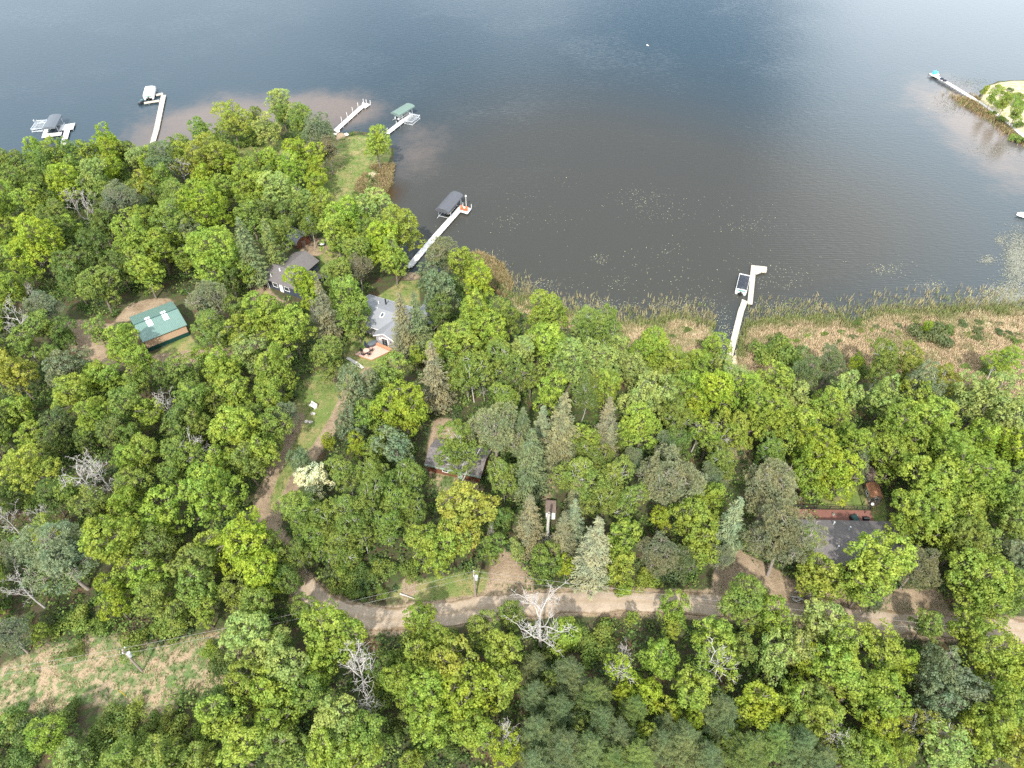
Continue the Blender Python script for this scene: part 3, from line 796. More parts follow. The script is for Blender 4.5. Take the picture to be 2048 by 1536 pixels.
TREES = """# u v r kind colour
68 304 28 b L;113 316 26 b L;144 303 22 a G;20 330 26 b G;2 350 22 b D;45 337 24 b G;85 332 25 b G;-25 345 26 b G
213 285 30 b Y;226 312 26 b Y;182 312 24 b L;250 306 18 b D;229 345 20 b Y;130 365 32 b Y;190 362 32 b P;30 372 28 b G;70 368 24 b G
16 400 30 b L;78 405 28 b L;112 430 28 b G;282 322 22 b P;328 322 28 a B;302 342 20 b Y;362 335 24 g O;330 362 26 b G;288 372 22 b O;-12 430 30 b L
240 402 40 p B;350 398 28 a G;352 440 34 a G;415 312 42 b O;408 358 24 b Y;463 243 37 b L;402 262 20 a G;485 282 18 h D;488 362 30 b L;455 330 24 b Y;448 385 28 b L
410 425 44 b Y;182 420 24 d W;146 400 18 d W;75 497 46 b Y;265 487 42 b L;316 497 36 b L;190 502 32 b D;430 512 50 b L;290 440 30 b L;380 468 26 b B;500 430 30 b G;494 395 26 b L;130 470 26 b D;160 530 26 b D;220 450 26 b D
561 212 26 b P;566 236 15 b G;605 243 26 b G;530 258 28 b P;516 282 18 h D;640 262 34 p B;656 300 24 p T;632 262 12 b L;545 325 26 b L;596 312 22 b Y;634 318 22 b Y;636 348 20 b Y;588 342 28 b L
632 375 22 b Y;755 289 27 b L;560 388 34 b P;524 378 30 b L;602 398 26 b P;612 425 28 b G;575 432 26 b D;655 427 32 b L;697 440 36 b L;748 420 34 b P;802 455 40 b L;674 478 34 b L;757 487 38 b Y
718 512 32 b G;787 517 34 b L;714 540 28 p T;555 465 28 a G;882 514 34 p Q;496 500 26 s K;540 490 20 s D;736 353 6 h D;710 388 7 h D;530 430 26 b D;620 455 18 a G
492 550 20 b L;458 560 24 b D;416 608 40 p W;425 660 32 a G;614 574 34 b Y;672 556 32 b G;696 592 42 b G;712 640 30 b G;648 618 24 s T;634 625 12 d W;532 632 44 b L;585 658 42 b L;480 670 30 b L;660 716 36 b G
550 735 50 b L;497 712 30 b P;445 742 32 b L;480 792 34 b L;574 828 24 p W;806 648 27 s T;834 645 26 s K;868 748 30 s T;832 716 15 b L;780 756 34 b G;806 818 52 b Y;715 790 40 b W;885 588 36 b B;365 742 30 b G
930 532 32 b L;960 578 32 b Y;950 628 46 b L;1005 637 34 b G;985 672 34 b L;915 692 42 b L;1095 627 38 b L;1110 690 44 b L;1200 658 38 a G;1160 640 22 a P;1042 700 30 a P;860 560 24 b B
935 768 13 d W;968 770 11 d W;1012 760 15 d W;1042 768 17 d W;945 740 38 a G;1010 725 34 a G;1010 790 30 a G;1136 727 44 b P;1202 737 38 b P;1240 702 28 b P;1302 702 36 b L;1270 742 36 b P;1345 742 32 b L
1098 790 32 b L;1168 790 30 a D;1212 782 34 b L;1290 802 46 b P;1342 792 32 b G;1280 862 40 b L;1356 832 30 a G;1125 858 36 s T;1085 858 22 s B;1046 862 22 s K;1062 922 34 s K;1213 852 28 s T;1216 895 22 s T
988 858 58 p Q;1150 962 42 a G;1192 922 34 a G;1222 962 38 a G;1262 920 24 p B;1336 892 26 p B;1330 958 64 p Q;1392 870 20 d W;1240 885 20 a D;905 740 26 b G;1200 1000 32 a G;1250 1010 32 a G;1060 760 26 b G
1060 1045 30 s T;1125 1072 27 s T;1147 1040 22 s B;1152 992 20 s T;1188 1098 38 s W;1248 1082 34 b L;1240 1132 30 b L;1318 1040 22 b Y;1386 1047 46 b L;1308 1102 38 p Q;1245 1162 26 h L;1200 1165 18 h G;1292 1160 22 h L;1340 1150 26 h K
1086 1120 32 b G;1130 1132 22 b Y;932 1018 60 b O;898 1078 38 b L;1006 1040 26 b D;990 1100 24 b G;1008 955 32 a G;982 1068 10 d W;915 905 40 a G;1032 1100 18 a P
655 885 15 b Y;716 895 20 b Y;790 908 36 b B;706 857 30 b B;632 960 30 b X;600 925 24 a B;600 1010 38 a G;690 945 34 a G;750 945 30 a G;810 952 34 a G;740 1000 34 a G;790 1000 34 a G;690 1020 36 a G;650 1042 34 a G;722 1060 34 a G;775 1050 30 a G;682 1092 32 a G;825 1022 26 a G;642 1090 28 a G
852 1092 34 b L;544 857 32 b G;522 912 32 b L;542 800 30 b L;505 850 30 b G;500 930 34 b G;615 1060 24 a G
197 575 34 b G;150 562 30 b D;290 547 32 b L;240 540 26 b D;20 582 28 b L;30 655 30 d W;95 612 30 p B;62 590 14 d W;85 652 30 b G;122 667 24 b D;30 745 42 b O;130 735 42 b W;200 668 22 b G;242 682 38 b L;287 723 26 b L;15 520 26 b G;10 640 24 b K;50 690 26 b G
150 787 40 b L;186 760 24 b L;222 762 28 b L;186 832 40 b L;272 770 24 b G;258 817 36 b G;298 830 28 b L;386 800 34 b G;470 852 48 b L;337 815 26 d W;35 822 32 b L;62 880 26 b L;120 852 26 b K;395 850 24 b G;325 760 22 b D;430 800 26 b G
55 937 42 b L;285 905 32 b L;165 962 38 d W;207 945 36 d W;398 900 28 d W;262 977 32 b G;256 1015 38 b L;332 1037 40 b L;416 985 56 b L;440 920 28 b L;240 1086 56 b L;120 1112 66 p B;20 1112 26 p B;14 1040 24 d W;76 1040 22 d W;50 1175 32 d W;386 1140 42 b G;486 1092 56 b Y;524 1150 46 b Y
345 950 26 b G;105 1000 26 b D;370 930 24 b G;235 1172 26 b Y;236 1212 28 b Y;15 1270 36 p B;310 1200 34 b G;346 1240 28 b G;392 1182 38 b G;412 1232 22 b L;110 885 24 b D;20 980 24 b D;175 880 22 b D;5 870 22 b G
120 905 24 h D;150 885 26 h D;300 945 26 h G;60 1000 26 h D;322 895 20 h D;402 842 22 h G;420 880 20 h G;150 1240 28 h G;110 1252 22 h G;200 1255 22 h G;80 1270 18 b L;155 1302 18 h D;270 1285 26 h G;350 1262 26 h G;320 1255 20 h G;440 1332 26 h D;420 1300 18 h L;340 1090 24 h G;100 1240 22 h K
490 1272 44 b P;482 1382 38 b L;446 1445 44 b L;482 1500 44 b L;102 1477 32 b L;150 1515 32 b P;40 1430 24 h D;210 1442 30 h G;250 1452 28 h G;190 1482 30 h D;270 1482 30 h G;230 1512 30 h D;300 1492 28 h G;350 1452 26 h G;332 1502 30 h G;30 1482 28 h D;60 1512 26 h D;382 1502 28 h D;400 1422 18 h L;150 1422 22 h D;270 1422 20 h G;312 1442 20 h D;10 1522 28 h D;372 1402 16 h D;75 1440 24 h K;120 1440 22 h G;20 1445 22 h G;290 1525 30 h G;190 1530 30 h G;410 1465 26 h G;360 1530 30 h G
660 1250 62 b L;552 1300 42 b P;590 1350 42 b P;542 1385 42 b L;640 1332 34 b L;708 1332 46 d W;745 1412 22 d W;845 1242 32 b L;870 1277 24 b L;810 1312 32 h G;770 1382 28 h G;830 1277 22 h G;965 1257 30 b G;1020 1230 28 b G;1000 1302 38 b L;905 1337 48 b O;1005 1370 42 b L;862 1390 50 b L;940 1400 50 b Y;862 1442 42 b L;945 1462 40 b L;680 1450 52 b P;586 1415 24 b L;620 1390 36 b G;550 1442 40 b L;570 1500 44 b G;740 1470 38 b G;722 1510 42 b L;650 1505 40 b L;840 1500 26 h G;900 1492 24 h D;800 1450 26 h D;1014 1472 30 d W;1010 1500 32 b Y;825 1530 24 b L;870 1300 22 h D;760 1340 26 b D;905 1285 22 h G
762 1132 22 h G;700 1125 30 h G;665 1150 20 h K;882 1112 34 b L;820 1140 20 h G;735 1160 20 h D;510 1210 34 b G;470 1190 28 b G
1087 1225 58 d W;1130 1272 28 h G;1215 1270 34 h G;1160 1272 26 h G;1262 1242 12 b L;1348 1222 30 b L;1316 1315 38 b L;1240 1345 34 g Y;1245 1312 22 d W;1296 1390 32 b Y;1380 1380 42 b L;1336 1427 26 b Y;1490 1207 46 b G;1547 1247 36 b L;1428 1277 40 b L;1440 1332 50 g L;1420 1312 24 d W;1545 1322 38 b P;1506 1415 44 b Y;1340 1262 16 b L;1180 1310 24 h G;1090 1300 24 h D
1138 1350 38 f K;1190 1395 38 f D;1120 1420 36 f K;1070 1390 30 f K;1203 1445 36 f K;1268 1420 30 f D;1128 1495 42 f K;1180 1500 38 f K;1235 1470 36 f K;1275 1515 38 f D;1365 1482 42 f K;1440 1427 42 f K;1320 1490 34 f K;1495 1500 42 f D;1412 1515 36 f K;1075 1462 36 f K;1070 1332 28 f K;1550 1480 36 f D;1600 1492 40 f K;1640 1522 34 f K;1330 1450 26 f K;1225 1520 34 f D;1070 1525 34 f K
1640 1157 44 b L;1640 1245 40 b P;1690 1290 38 b L;1592 1298 38 b P;1756 1125 62 b L;1722 1182 34 b L;1836 1132 42 p T;1746 1202 24 p B;1955 1165 54 b L;1920 1085 44 b G;1960 1215 38 b L;2022 1192 42 b G;2030 1112 36 b B;1603 1335 28 b Y;1672 1332 42 b L;1590 1400 38 b L;1700 1372 42 b L;1766 1302 42 b L;1796 1335 34 b Y;1852 1257 28 b G;1935 1265 34 b L;1870 1347 50 b B;1886 1322 18 d W;1972 1317 44 b L;2030 1330 42 b L;1940 1397 42 b B;1868 1412 38 b B;1990 1400 36 b Y;2012 1440 40 b L
1622 1400 34 b G;1642 1432 44 b L;1766 1410 46 b L;1760 1462 34 b Y;1668 1475 30 d W;1830 1442 32 g O;1872 1470 34 g O;1745 1510 40 b L;1692 1512 34 b G;1895 1505 42 b P;1966 1465 46 b L;2026 1502 40 b O;1740 1360 28 b G;1800 1500 30 b L;1590 1450 30 b G
1420 790 42 b Y;1390 812 30 b Y;1490 792 36 b L;1520 830 44 b L;1470 862 38 b L;1418 868 22 d W;1445 893 24 d W;1590 798 34 b P;1560 842 30 b L;1605 862 46 b L;1655 817 40 b L;1640 912 50 b Y;1620 960 34 b L;1680 946 42 b Y;1702 890 38 b L;1712 935 26 b B;1687 785 34 b P;1770 795 42 b P;1830 812 36 b L;1796 865 44 b L;1792 920 40 b L;1860 852 48 b L;1890 905 46 b L;1965 805 54 b P;2000 852 48 b P;1950 887 42 b L;2012 897 38 b Y;1930 970 54 b L;1870 970 54 b L;1842 1032 52 b L;1920 1028 48 b L;2010 990 48 b G;2026 1052 38 b G;1950 1100 42 b G
1540 985 56 p Q;1570 1085 66 p Q;1463 1045 28 s B;1420 1000 34 b L;1426 957 28 p B;1440 925 30 a G;1400 1100 34 b L;1442 1112 26 p B;1370 1120 26 p K;1545 900 28 a G;1735 880 20 b G;1735 890 10 d W;1900 1060 24 b D
1560 702 36 h G;1590 737 34 h G;1532 705 24 h G;1580 700 28 h D;1870 667 30 h K;1885 652 20 h D;1662 728 30 p K;1610 745 30 p K;1712 727 14 b Y;1765 730 34 a G;1815 725 32 a O;1882 757 32 a O;1842 780 34 a B;2015 722 28 a L;1812 765 20 b L;1855 650 10 b Y;1730 740 22 h D;1985 735 18 h D
1652 666 7 h G;1684 661 7 h G;1725 658 7 h G;1733 672 6 h G;1680 680 6 h D;1755 650 7 h K;1800 648 7 h K;1960 640 8 h K;1930 642 11 h K;2035 680 10 h G;1648 693 5 h D;2000 662 10 h K;1595 680 7 h G;1615 670 6 h G;1800 662 7 h G;1960 658 10 h K;1930 728 10 h G;1780 695 8 h K
1307 702 30 b L;1426 697 26 b L;1396 737 30 b L;1350 722 24 a G;1458 757 30 a P;1500 777 22 a P;1380 780 36 b L;1546 767 34 b L;1330 760 26 b L;1445 735 22 b P
1985 195 10 b L;2010 205 12 b L;2035 225 14 b G;2005 235 10 h G;2040 250 12 h D;1972 178 6 b Y;2040 190 10 h G;1985 222 8 h G;2020 180 6 h D;2030 270 10 h G
560 1130 34 b G;575 1165 28 b D;548 1100 26 b G;600 1110 24 a G
690 1175 24 h G;730 1188 18 h G;764 1182 16 h G;722 1152 24 h D;610 1225 26 b G;2012 190 12 h G;2000 175 10 h L;2040 205 14 h G;1998 208 9 h G;2045 275 12 h G
1741 678 4 h K;1990 659 4 h G;1520 691 8 h D;1560 668 8 h D;1783 662 4 h D;1719 643 10 h D;1778 664 5 h D;1796 720 10 h D;1588 717 6 h K;2018 671 5 h G;1984 675 4 h D;1507 677 8 h D;2020 664 7 h K;1795 695 7 h G;1738 679 6 h G;1583 645 7 h D;2031 708 10 h K;1851 658 10 h G;1568 692 5 h K;1782 663 6 h K;1828 721 8 h G;1831 652 4 h G;1743 655 6 h G;1797 698 4 h G;1865 729 4 h D;1834 642 6 h D;1829 659 10 h K;1579 677 8 h G;1954 677 5 h D;1890 716 5 h D;1509 686 4 h K;1673 686 6 h D;1599 696 5 h K;1712 654 4 h G;1556 734 5 h G;1541 709 7 h G;1829 644 4 h D;1919 723 5 h K;1706 670 7 h K;2003 644 5 h K;1954 671 10 h K;1720 703 5 h G;1537 672 6 h G;2038 666 5 h K;1767 658 6 h G;1822 712 4 h K;1541 703 7 h G;1940 666 8 h G;1345 670 8 h D;1375 655 8 h D;1290 668 8 h K;1400 680 8 h D;1230 660 8 h K;1060 610 8 h D;1100 640 8 h D;1050 630 8 h K;1150 640 8 h G
1165 1455 24 b D;1290 1465 22 b L;1390 1440 22 b Y;1100 1360 18 b G;1250 1390 20 b Y;1455 1480 22 b G
"""
# ------------------------------------------------------------------ trees placed one by one
LAND = [  # landmarks used to tell one tree from another: phrase, photo pixel
    ('green-roofed barn', 320, 640), ('bare tree by the road', 1087, 1225), ('roadside utility pole', 945, 1170), ('dark-roofed house', 575, 545), ('grey-roofed cabin', 765, 640),
    ('red-decked house', 1710, 1080), ('two little sheds', 1745, 985), ('white-walled shed', 1104, 1015), ('half-hidden brown cabin', 900, 900), ('red-chair dock', 815, 535),
    ('kinked dock', 1456, 726), ('cream-boat dock', 302, 308), ('lone point tree', 755, 290), ('clearing utility pole', 265, 1320), ('cream blossomed tree', 632, 960),
    ('marsh hollow', 1900, 770), ('big olive pine', 1330, 958), ('far boardwalk', 1985, 230)]
ORD = ['', 'first', 'second', 'third', 'fourth', 'fifth', 'sixth', 'seventh', 'eighth', 'ninth', 'tenth', 'eleventh', 'twelfth'] + ['%dth' % i for i in range(13, 60)]
def parse():
    L = []
    for line in TREES.strip().splitlines():
        if line.startswith('#'): continue
        for e in line.split(';'):
            p = e.split()
            if len(p) == 5: L.append((float(p[0]), float(p[1]), float(p[2]), p[3], p[4]))
    return L
SPOTS = parse()
bld = [PP(b) for b in [[(240, 590), (400, 590), (400, 710), (250, 715)], [(515, 495), (650, 495), (650, 600), (515, 600)], [(570, 462), (660, 462), (660, 505), (570, 505)], [(700, 580), (850, 580), (850, 725), (700, 725)],
                       [(1630, 1010), (1810, 1040), (1815, 1170), (1630, 1170)], [(1720, 950), (1770, 950), (1770, 1015), (1720, 1015)], [(1085, 995), (1120, 995), (1120, 1045), (1085, 1045)], [(840, 865), (970, 880), (970, 960), (840, 950)]]]
def open_ground(x, y):
    m = np.zeros(x.shape, bool)
    for p in LAWNS + DIRTS + bld: m |= inside(x, y, p)
    m |= segdist(x, y, ROAD) < 3.0
    for t, w in zip(TRACKS, TRACKW): m |= segdist(x, y, t) < w + 0.8
    return m
CLEARBOX = [(255, 600, 375, 700), (520, 470, 650, 590), (705, 590, 830, 725), (1725, 950, 1765, 1010), (1635, 1020, 1790, 1100), (1050, 950, 1120, 1060), (855, 850, 960, 960)]
def infill():
    """smaller trees of the second storey in the gaps between the ones read off the photo"""
    have = []
    for (u, v, r, k, c) in SPOTS:
        if k == 'h': continue
        h = dict(b=8, a=8, p=9, s=7, f=7, g=8, d=4)[k]
        x, y = P(u, v, h); t = (CAM_H - h) / (SP + (v - 768) / FPX * CP)
        have.append((x, y, r * t / FPX if k != 'd' else 1.0))
    have = np.array(have); out = []
    g = np.random.default_rng(77)
    xs = g.uniform(-120, 100, 9000); ys = g.uniform(26, 212, 9000)
    brn = np.zeros(9000, bool)
    for p in BROWNS: brn |= segdist(xs, ys, p, True) < 4; brn |= inside(xs, ys, p)
    near = np.zeros(9000, bool)
    for p in LAWNS + DIRTS + bld: near |= segdist(xs, ys, p, True) < 3.2
    ok = (signed_shore(xs, ys) > 5) & ~inside(xs, ys, MARSH) & (segdist(xs, ys, MARSH, True) > 9) & ~open_ground(xs, ys) & ~brn & ~near & (segdist(xs, ys, ROAD) > 5.0)
    for x, y in zip(xs[ok], ys[ok]):
        d = np.hypot(have[:, 0] - x, have[:, 1] - y)
        if (d < have[:, 2] * 0.55 + 2.0).any(): continue
        h = 5.5; yy, zz = y * SP - (CAM_H - h) * CP, y * CP + (CAM_H - h) * SP   # camera coordinates
        u = 1024 + FPX * x / zz; v = 768 - FPX * yy / zz
        if not (-40 < u < 2090 and v < 1570): continue
        rm = g.uniform(2.0, 2.9)
        if any(x0 - 26 < u < x1 + 26 and y0 - 26 < v < y1 + 90 for x0, y0, x1, y1 in CLEARBOX): continue
        if inside(np.array([u]), np.array([v - 40]), [(480, 1030), (590, 740), (740, 740), (680, 860), (580, 1060)])[0]: continue
        out.append((round(u), round(v), rm * FPX / zz, 'b', 'GLGDGLL'[g.integers(0, 7)]))
        have = np.vstack([have, [x, y, rm]])
        if len(out) >= 110: break
    return out
INFILL = infill()
recs = []
for idx, (u, v, r, k, c) in enumerate(SPOTS + INFILL):
    rr = np.random.default_rng(1000 + idx)
    # real size from the pixel radius at the crown's height
    hc = 7.0 if k != 'h' else 1.0
    for _ in range(3):
        x, y = (u - 1024) / FPX, (v - 768) / FPX
        t = (CAM_H - hc) / (SP + y * CP)
        Rm = r * t / FPX * (1.0 if k in 'bapg' else 1.04)
        if k == 'b': key = 'b2' if Rm < 3.2 else ('b4' if Rm < 4.9 else 'b6')
        else: key = k
        pr = PROTO[key][int(rr.integers(0, 1)) if False else (idx % len(PROTO[key]))]
        s = Rm / pr['R']
        sz = s ** 0.75 if k != 'h' else s
        if k == 's': sz = min(1.25, max(0.55, s ** 0.8))
        if k == 'd': sz = max(0.55, min(1.35, s))
        hc = pr['hc'] * sz
    X, Y = P(u, v, hc + 0.6)
    gz = float(ground_z(X, Y))
    sp = SPEC[k] if k != 'b' else (('young_tree', 'young leafy tree') if idx >= len(SPOTS) else ('oak_tree', 'oak-like tree') if c in 'YO' else ('leafy_tree', 'leafy tree'))
    recs.append(dict(sp=sp, u=u, v=v, k=k, c=c, key=key, pr=pr, s=s, sz=sz, X=X, Y=Y, z=gz + (0.05 if k == 'h' else 0), R=Rm, rr=rr))
# describing words
def spot_tokens(r):
    cls = (r['sp'], r['c'])
    size = ('large ' if r['R'] > 5.2 else 'small ' if r['R'] < 2.6 else '') if r['k'] in 'bapsdg' else ''
    return cls, size
used = set()
def dirs(r, l):
    dx, dy = r['u'] - l[1], r['v'] - l[2]
    if abs(dx) > abs(dy) * 1.3: return 'right' if dx > 0 else 'left'
    return 'front' if dy > 0 else 'behind'
PHR = dict(left='to the left of', right='to the right of', front='landward of', behind='lakeward of')
for r in recs:
    cls, size = spot_tokens(r)
    name, kind = r['sp']
    best = None
    for l in LAND:
        d = dirs(r, l)
        dist = math.hypot(r['u'] - l[1], r['v'] - l[2])
        same = sorted([(math.hypot(q['u'] - l[1], q['v'] - l[2]), id(q)) for q in recs if (q['sp'], q['c']) == cls and dirs(q, l) == d])
        rank = [i for _, i in same].index(id(r)) + 1
        score = rank * 90 + dist + (40 if d in ('left', 'right') else 0)
        if best is None or score < best[0]: best = (score, l, d, rank)
    _, l, d, rank = best
    colr = '' if r['k'] == 'd' else CNAME[r['c']] + ' '
    if r['k'] == 'b' and r['c'] == 'X': txt = 'round cream blossomed tree beside the grassy track'
    elif (r['u'], r['v']) == (755, 289): txt = 'lone lime green tree standing on the lawn of the point'
    elif (r['u'], r['v']) == (1087, 1225): txt = 'tall spreading bare dead tree standing over the dirt road'
    else:
        txt = (size + colr + kind + ', ' + ORD[rank] + ' ' + PHR[d] + ' the ' + l[0])
    if txt in used: txt = txt.replace(', ', ' in the woods, ', 1)
    used.add(txt)
    r['label'] = txt
GROUPN = dict(b='leafy trees of the lakeside woods', a='fine-leaved birches and aspens', p='spreading pines', s='pointed spruces', f='young feathery trees by the road', g='half-bare trees', d='bare dead trees', h='low shrubs')
CAT = dict(b='tree', a='tree', p='tree', s='tree', f='tree', g='tree', d='dead tree', h='shrub')
for r in recs:
    k, pr, rr = r['k'], r['pr'], r['rr']
    col = np.array(COL[r['c']]) * rr.uniform(0.88, 1.12) * (1 + rr.normal(size=3) * 0.03)
    rgba = (*np.clip(col, 0, 1), 1)
    rot = rr.uniform(0, 6.28)
    name = r['sp'][0]
    if k == 'h':
        o = obj(name, pr['c']); o.color = rgba
        o.location = (r['X'], r['Y'], r['z'] - 0.05); o.rotation_euler = (0, 0, rot); o.scale = (r['s'], r['s'], r['sz'] * rr.uniform(0.85, 1.15))
        tag(o, r['label'], CAT[k], GROUPN[k])
        continue
    t = thing(name, r['label'], CAT[k], (r['X'], r['Y'], r['z']), rot, GROUPN[k])
    w_ = rr.uniform(0.9, 1.14) if k in 'bag' else 1.0
    r['sz'] *= rr.uniform(0.94, 1.1) if k in 'bag' else 1.0
    t.scale = (r['s'] * w_, r['s'] * (2.06 - w_) if k in 'bag' else r['s'], r['sz'])
    if k in 'bapg': t.rotation_euler = (rr.normal() * 0.03, rr.normal() * 0.03, rot)
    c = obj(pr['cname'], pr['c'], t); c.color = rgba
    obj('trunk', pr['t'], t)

# ------------------------------------------------------------------ undergrowth, reeds, pads
n = 26000
x = rng.uniform(-150, 130, n); y = rng.uniform(22, 245, n)
u_ok = np.abs(x) < 20 + 0.78 * np.hypot(y, 80)
s = signed_shore(x, y)
br = np.zeros(n, bool)
for p in BROWNS: br |= inside(x, y, p)
ok = (s > 1.2) & ~inside(x, y, MARSH) & ~open_ground(x, y) & u_ok & (vnoise(x, y, 7, 3) > 0.22) & ~(br & (rng.random(n) > 0.12)) & (y < 215)
x, y = x[ok], y[ok]
n = min(len(x), 10500); x, y = x[:n], y[:n]
z = ground_z(x, y)
per = 46
rad = rng.uniform(0.6, 2.1, n); hh = rad * rng.uniform(0.8, 1.6, n)
d = unit(rng.normal(size=(n, per, 3)) + [0, 0, 0.4])
C = np.stack([x, y, z], -1)[:, None] + d * rng.uniform(0.6, 1.05, (n, per, 1)) * np.stack([rad, rad, hh], -1)[:, None]
C[..., 2] = np.maximum(C[..., 2], z[:, None] + 0.08)
V = cards(rng, C.reshape(-1, 3), unit(d + rng.normal(size=d.shape) * 0.5).reshape(-1, 3), 0.36 * rng.uniform(0.6, 1.3, n * per))
base = np.array([[0.07, 0.125, 0.028], [0.10, 0.17, 0.036], [0.14, 0.18, 0.05], [0.065, 0.105, 0.04], [0.16, 0.23, 0.05]])[rng.integers(0, 5, n)]
cc = base[:, None] * rng.uniform(0.65, 1.35, (n, per, 1))
tag(obj('undergrowth', mesh_np('undergrowth', V, qf(len(V)), M['veg'], np.repeat(cc.reshape(-1, 3), 4, 0))), kind='stuff')

# grass tufts on lawns, tracks' edges and clearings
n = 110000
x = rng.uniform(-90, 70, n); y = rng.uniform(24, 235, n)
m1 = np.zeros(n, bool)
for p in LAWNS: m1 |= inside(x, y, p)
m2 = np.zeros(n, bool)
for p in BROWNS: m2 |= inside(x, y, p)
tr = np.full(n, 99.0)
for t in TRACKS: tr = np.minimum(tr, segdist(x, y, t))
rd = segdist(x, y, ROAD)
m3 = (rd > 1.9) & (rd < 3.6)
bm = np.zeros(n, bool)
for p in bld: bm |= inside(x, y, p)
ok = ((m1 & (tr > 0.8)) | m2 | m3) & (rd > 1.8) & ~bm
x, y, q1, q2 = x[ok], y[ok], m1[ok], m2[ok]
n = len(x); z = ground_z(x, y)
per = 4
a = rng.uniform(0, 6.28, (n, per)); lean = rng.uniform(0, 0.3, (n, per))
h = np.where(q2[:, None], rng.uniform(0.2, 0.55, (n, per)), rng.uniform(0.08, 0.2, (n, per)))
b0 = np.stack([x[:, None] + rng.normal(size=(n, per)) * 0.15, y[:, None] + rng.normal(size=(n, per)) * 0.15, np.broadcast_to(z[:, None], (n, per))], -1)
tip = b0 + np.stack([np.cos(a) * lean, np.sin(a) * lean, h], -1)
side = np.stack([-np.sin(a), np.cos(a), 0 * a], -1) * 0.05
V = np.stack([b0 - side, b0 + side, tip + side * 0.2, tip - side * 0.2], 2).reshape(-1, 3)
dry = vnoise(x, y, 2.2, 11) > np.where(q2, 0.48, 0.66)
cl = np.where(dry[:, None], np.array([[0.38, 0.30, 0.18]]), np.array([[0.12, 0.165, 0.05]]))[:, None] * rng.uniform(0.7, 1.3, (n, per, 1))
tag(obj('grass', mesh_np('grass', V, qf(len(V)), M['veg'], np.repeat(cl.reshape(-1, 3), 4, 0))), kind='stuff')

# reeds
def reeds(name, x, y, h, colf, wd=0.07, per=3):
    n = len(x); z = np.maximum(ground_z(x, y), -0.1) - 0.05
    a = rng.uniform(0, 6.28, (n, per)); lean = np.abs(rng.normal(size=(n, per))) * 0.42 * h[:, None]
    hh = h[:, None] * rng.uniform(0.7, 1.2, (n, per))
    b0 = np.stack([x[:, None] + rng.normal(size=(n, per)) * 0.16, y[:, None] + rng.normal(size=(n, per)) * 0.16, np.broadcast_to(z[:, None], (n, per))], -1)
    tip = b0 + np.stack([np.cos(a) * lean, np.sin(a) * lean, hh], -1)
    side = np.stack([-np.sin(a), np.cos(a), 0 * a], -1) * wd
    V = np.stack([b0 - side, b0 + side, tip + side * 0.35, tip - side * 0.35], 2).reshape(-1, 3)
    col = colf(n, per)
    return tag(obj(name, mesh_np(name, V, qf(len(V)), M['reed'], np.repeat(col.reshape(-1, 3), 4, 0))), kind='stuff')
mb = MARSH
n = 330000
x = rng.uniform(-5, 118, n); y = rng.uniform(86, 160, n)
s = signed_shore(x, y)
inm = inside(x, y, MARSH)
west = x < P(1440, 640, 0)[0]
chan = segdist(x, y, PP([(1462, 610), (1457, 640), (1450, 690), (1447, 735)], 0)) < 2.6
nzv = vnoise(x, y, 5, 21) * 0.6 + vnoise(x, y, 1.6, 22) * 0.4
clump = vnoise(x, y, 0.9, 23)
pr_in = 0.85 * (0.35 + 0.65 * sm(nzv, 0.2, 0.5))
pr_out = np.exp(-np.maximum(-s, 0) / 2.2) * (0.25 + 0.6 * sm(clump, 0.35, 0.75))
pr_ = np.where(s > 0, np.where(inm, pr_in, 0), pr_out) 
okx = x > P(935, 530, 0)[0]
ok = (rng.random(n) < pr_) & ~chan & okx & (s > -9) & (s < 40)
dk = segdist(x, y, PP([(1489, 602), (1456, 726)], 0.5)) < 1.0
ok &= ~dk
x, y, s = x[ok], y[ok], s[ok]
g = vnoise(x, y, 6, 24) * 0.55 + vnoise(x, y, 1.8, 25) * 0.45
edge_ = np.exp(-((s + 0.3) / 2.0) ** 2) * (0.55 + 0.6 * sm(vnoise(x, y, 3.5, 26), 0.3, 0.7))
def colf(n, per):
    w_out = sm(-s, -1.0, 1.0)
    tan = np.array([0.47, 0.36, 0.23]); olive = np.array([0.21, 0.205, 0.08]); grn = np.array([0.15, 0.19, 0.06])
    w = np.clip(edge_ * 0.9 + sm(g, 0.50, 0.64) * 0.5 + rng.normal(size=n) * 0.12 + w_out * 0.6, 0, 1)[:, None]
    c = tan * (1 - w) + np.where(rng.random((n, 1)) > 0.5, olive, grn) * w
    c = np.where((s < -1.0)[:, None] & (rng.random((n, 1)) > 0.7), np.array([[0.26, 0.22, 0.13]]), c)
    return c[:, None] * rng.uniform(0.6, 1.4, (n, per, 1))
reeds('reeds', x, y, np.where(s < 2, 0.95, 0.65), colf, wd=0.055)
# brown sparse reeds at the dark pine and on the point, and around the far spit
n = 40000
pz = [PP([(925, 515), (960, 505), (1005, 530), (1025, 570), (1010, 600), (960, 560), (925, 540)], 0), PP([(716, 372), (745, 338), (790, 330), (782, 372), (762, 402), (735, 412), (705, 425)], 0)]
xs, ys = [], []
for p, q in zip(pz, (5200, 4200)):
    x0, y0 = p.min(0); x1, y1 = p.max(0)
    x = rng.uniform(x0, x1, q * 2); y = rng.uniform(y0, y1, q * 2)
    k = inside(x, y, p) & (vnoise(x, y, 1.5, 31) > 0.3); xs.append(x[k]); ys.append(y[k])
x0, y0 = pen_w.min(0) - 4; x1, y1 = P(2060, 300, 0)[0], pen_w.max(0)[1] + 3
x = rng.uniform(x0, x1, 30000); y = rng.uniform(y0, y1, 30000)
dd = segdist(x, y, pen_w, True); ip = inside(x, y, pen_w)
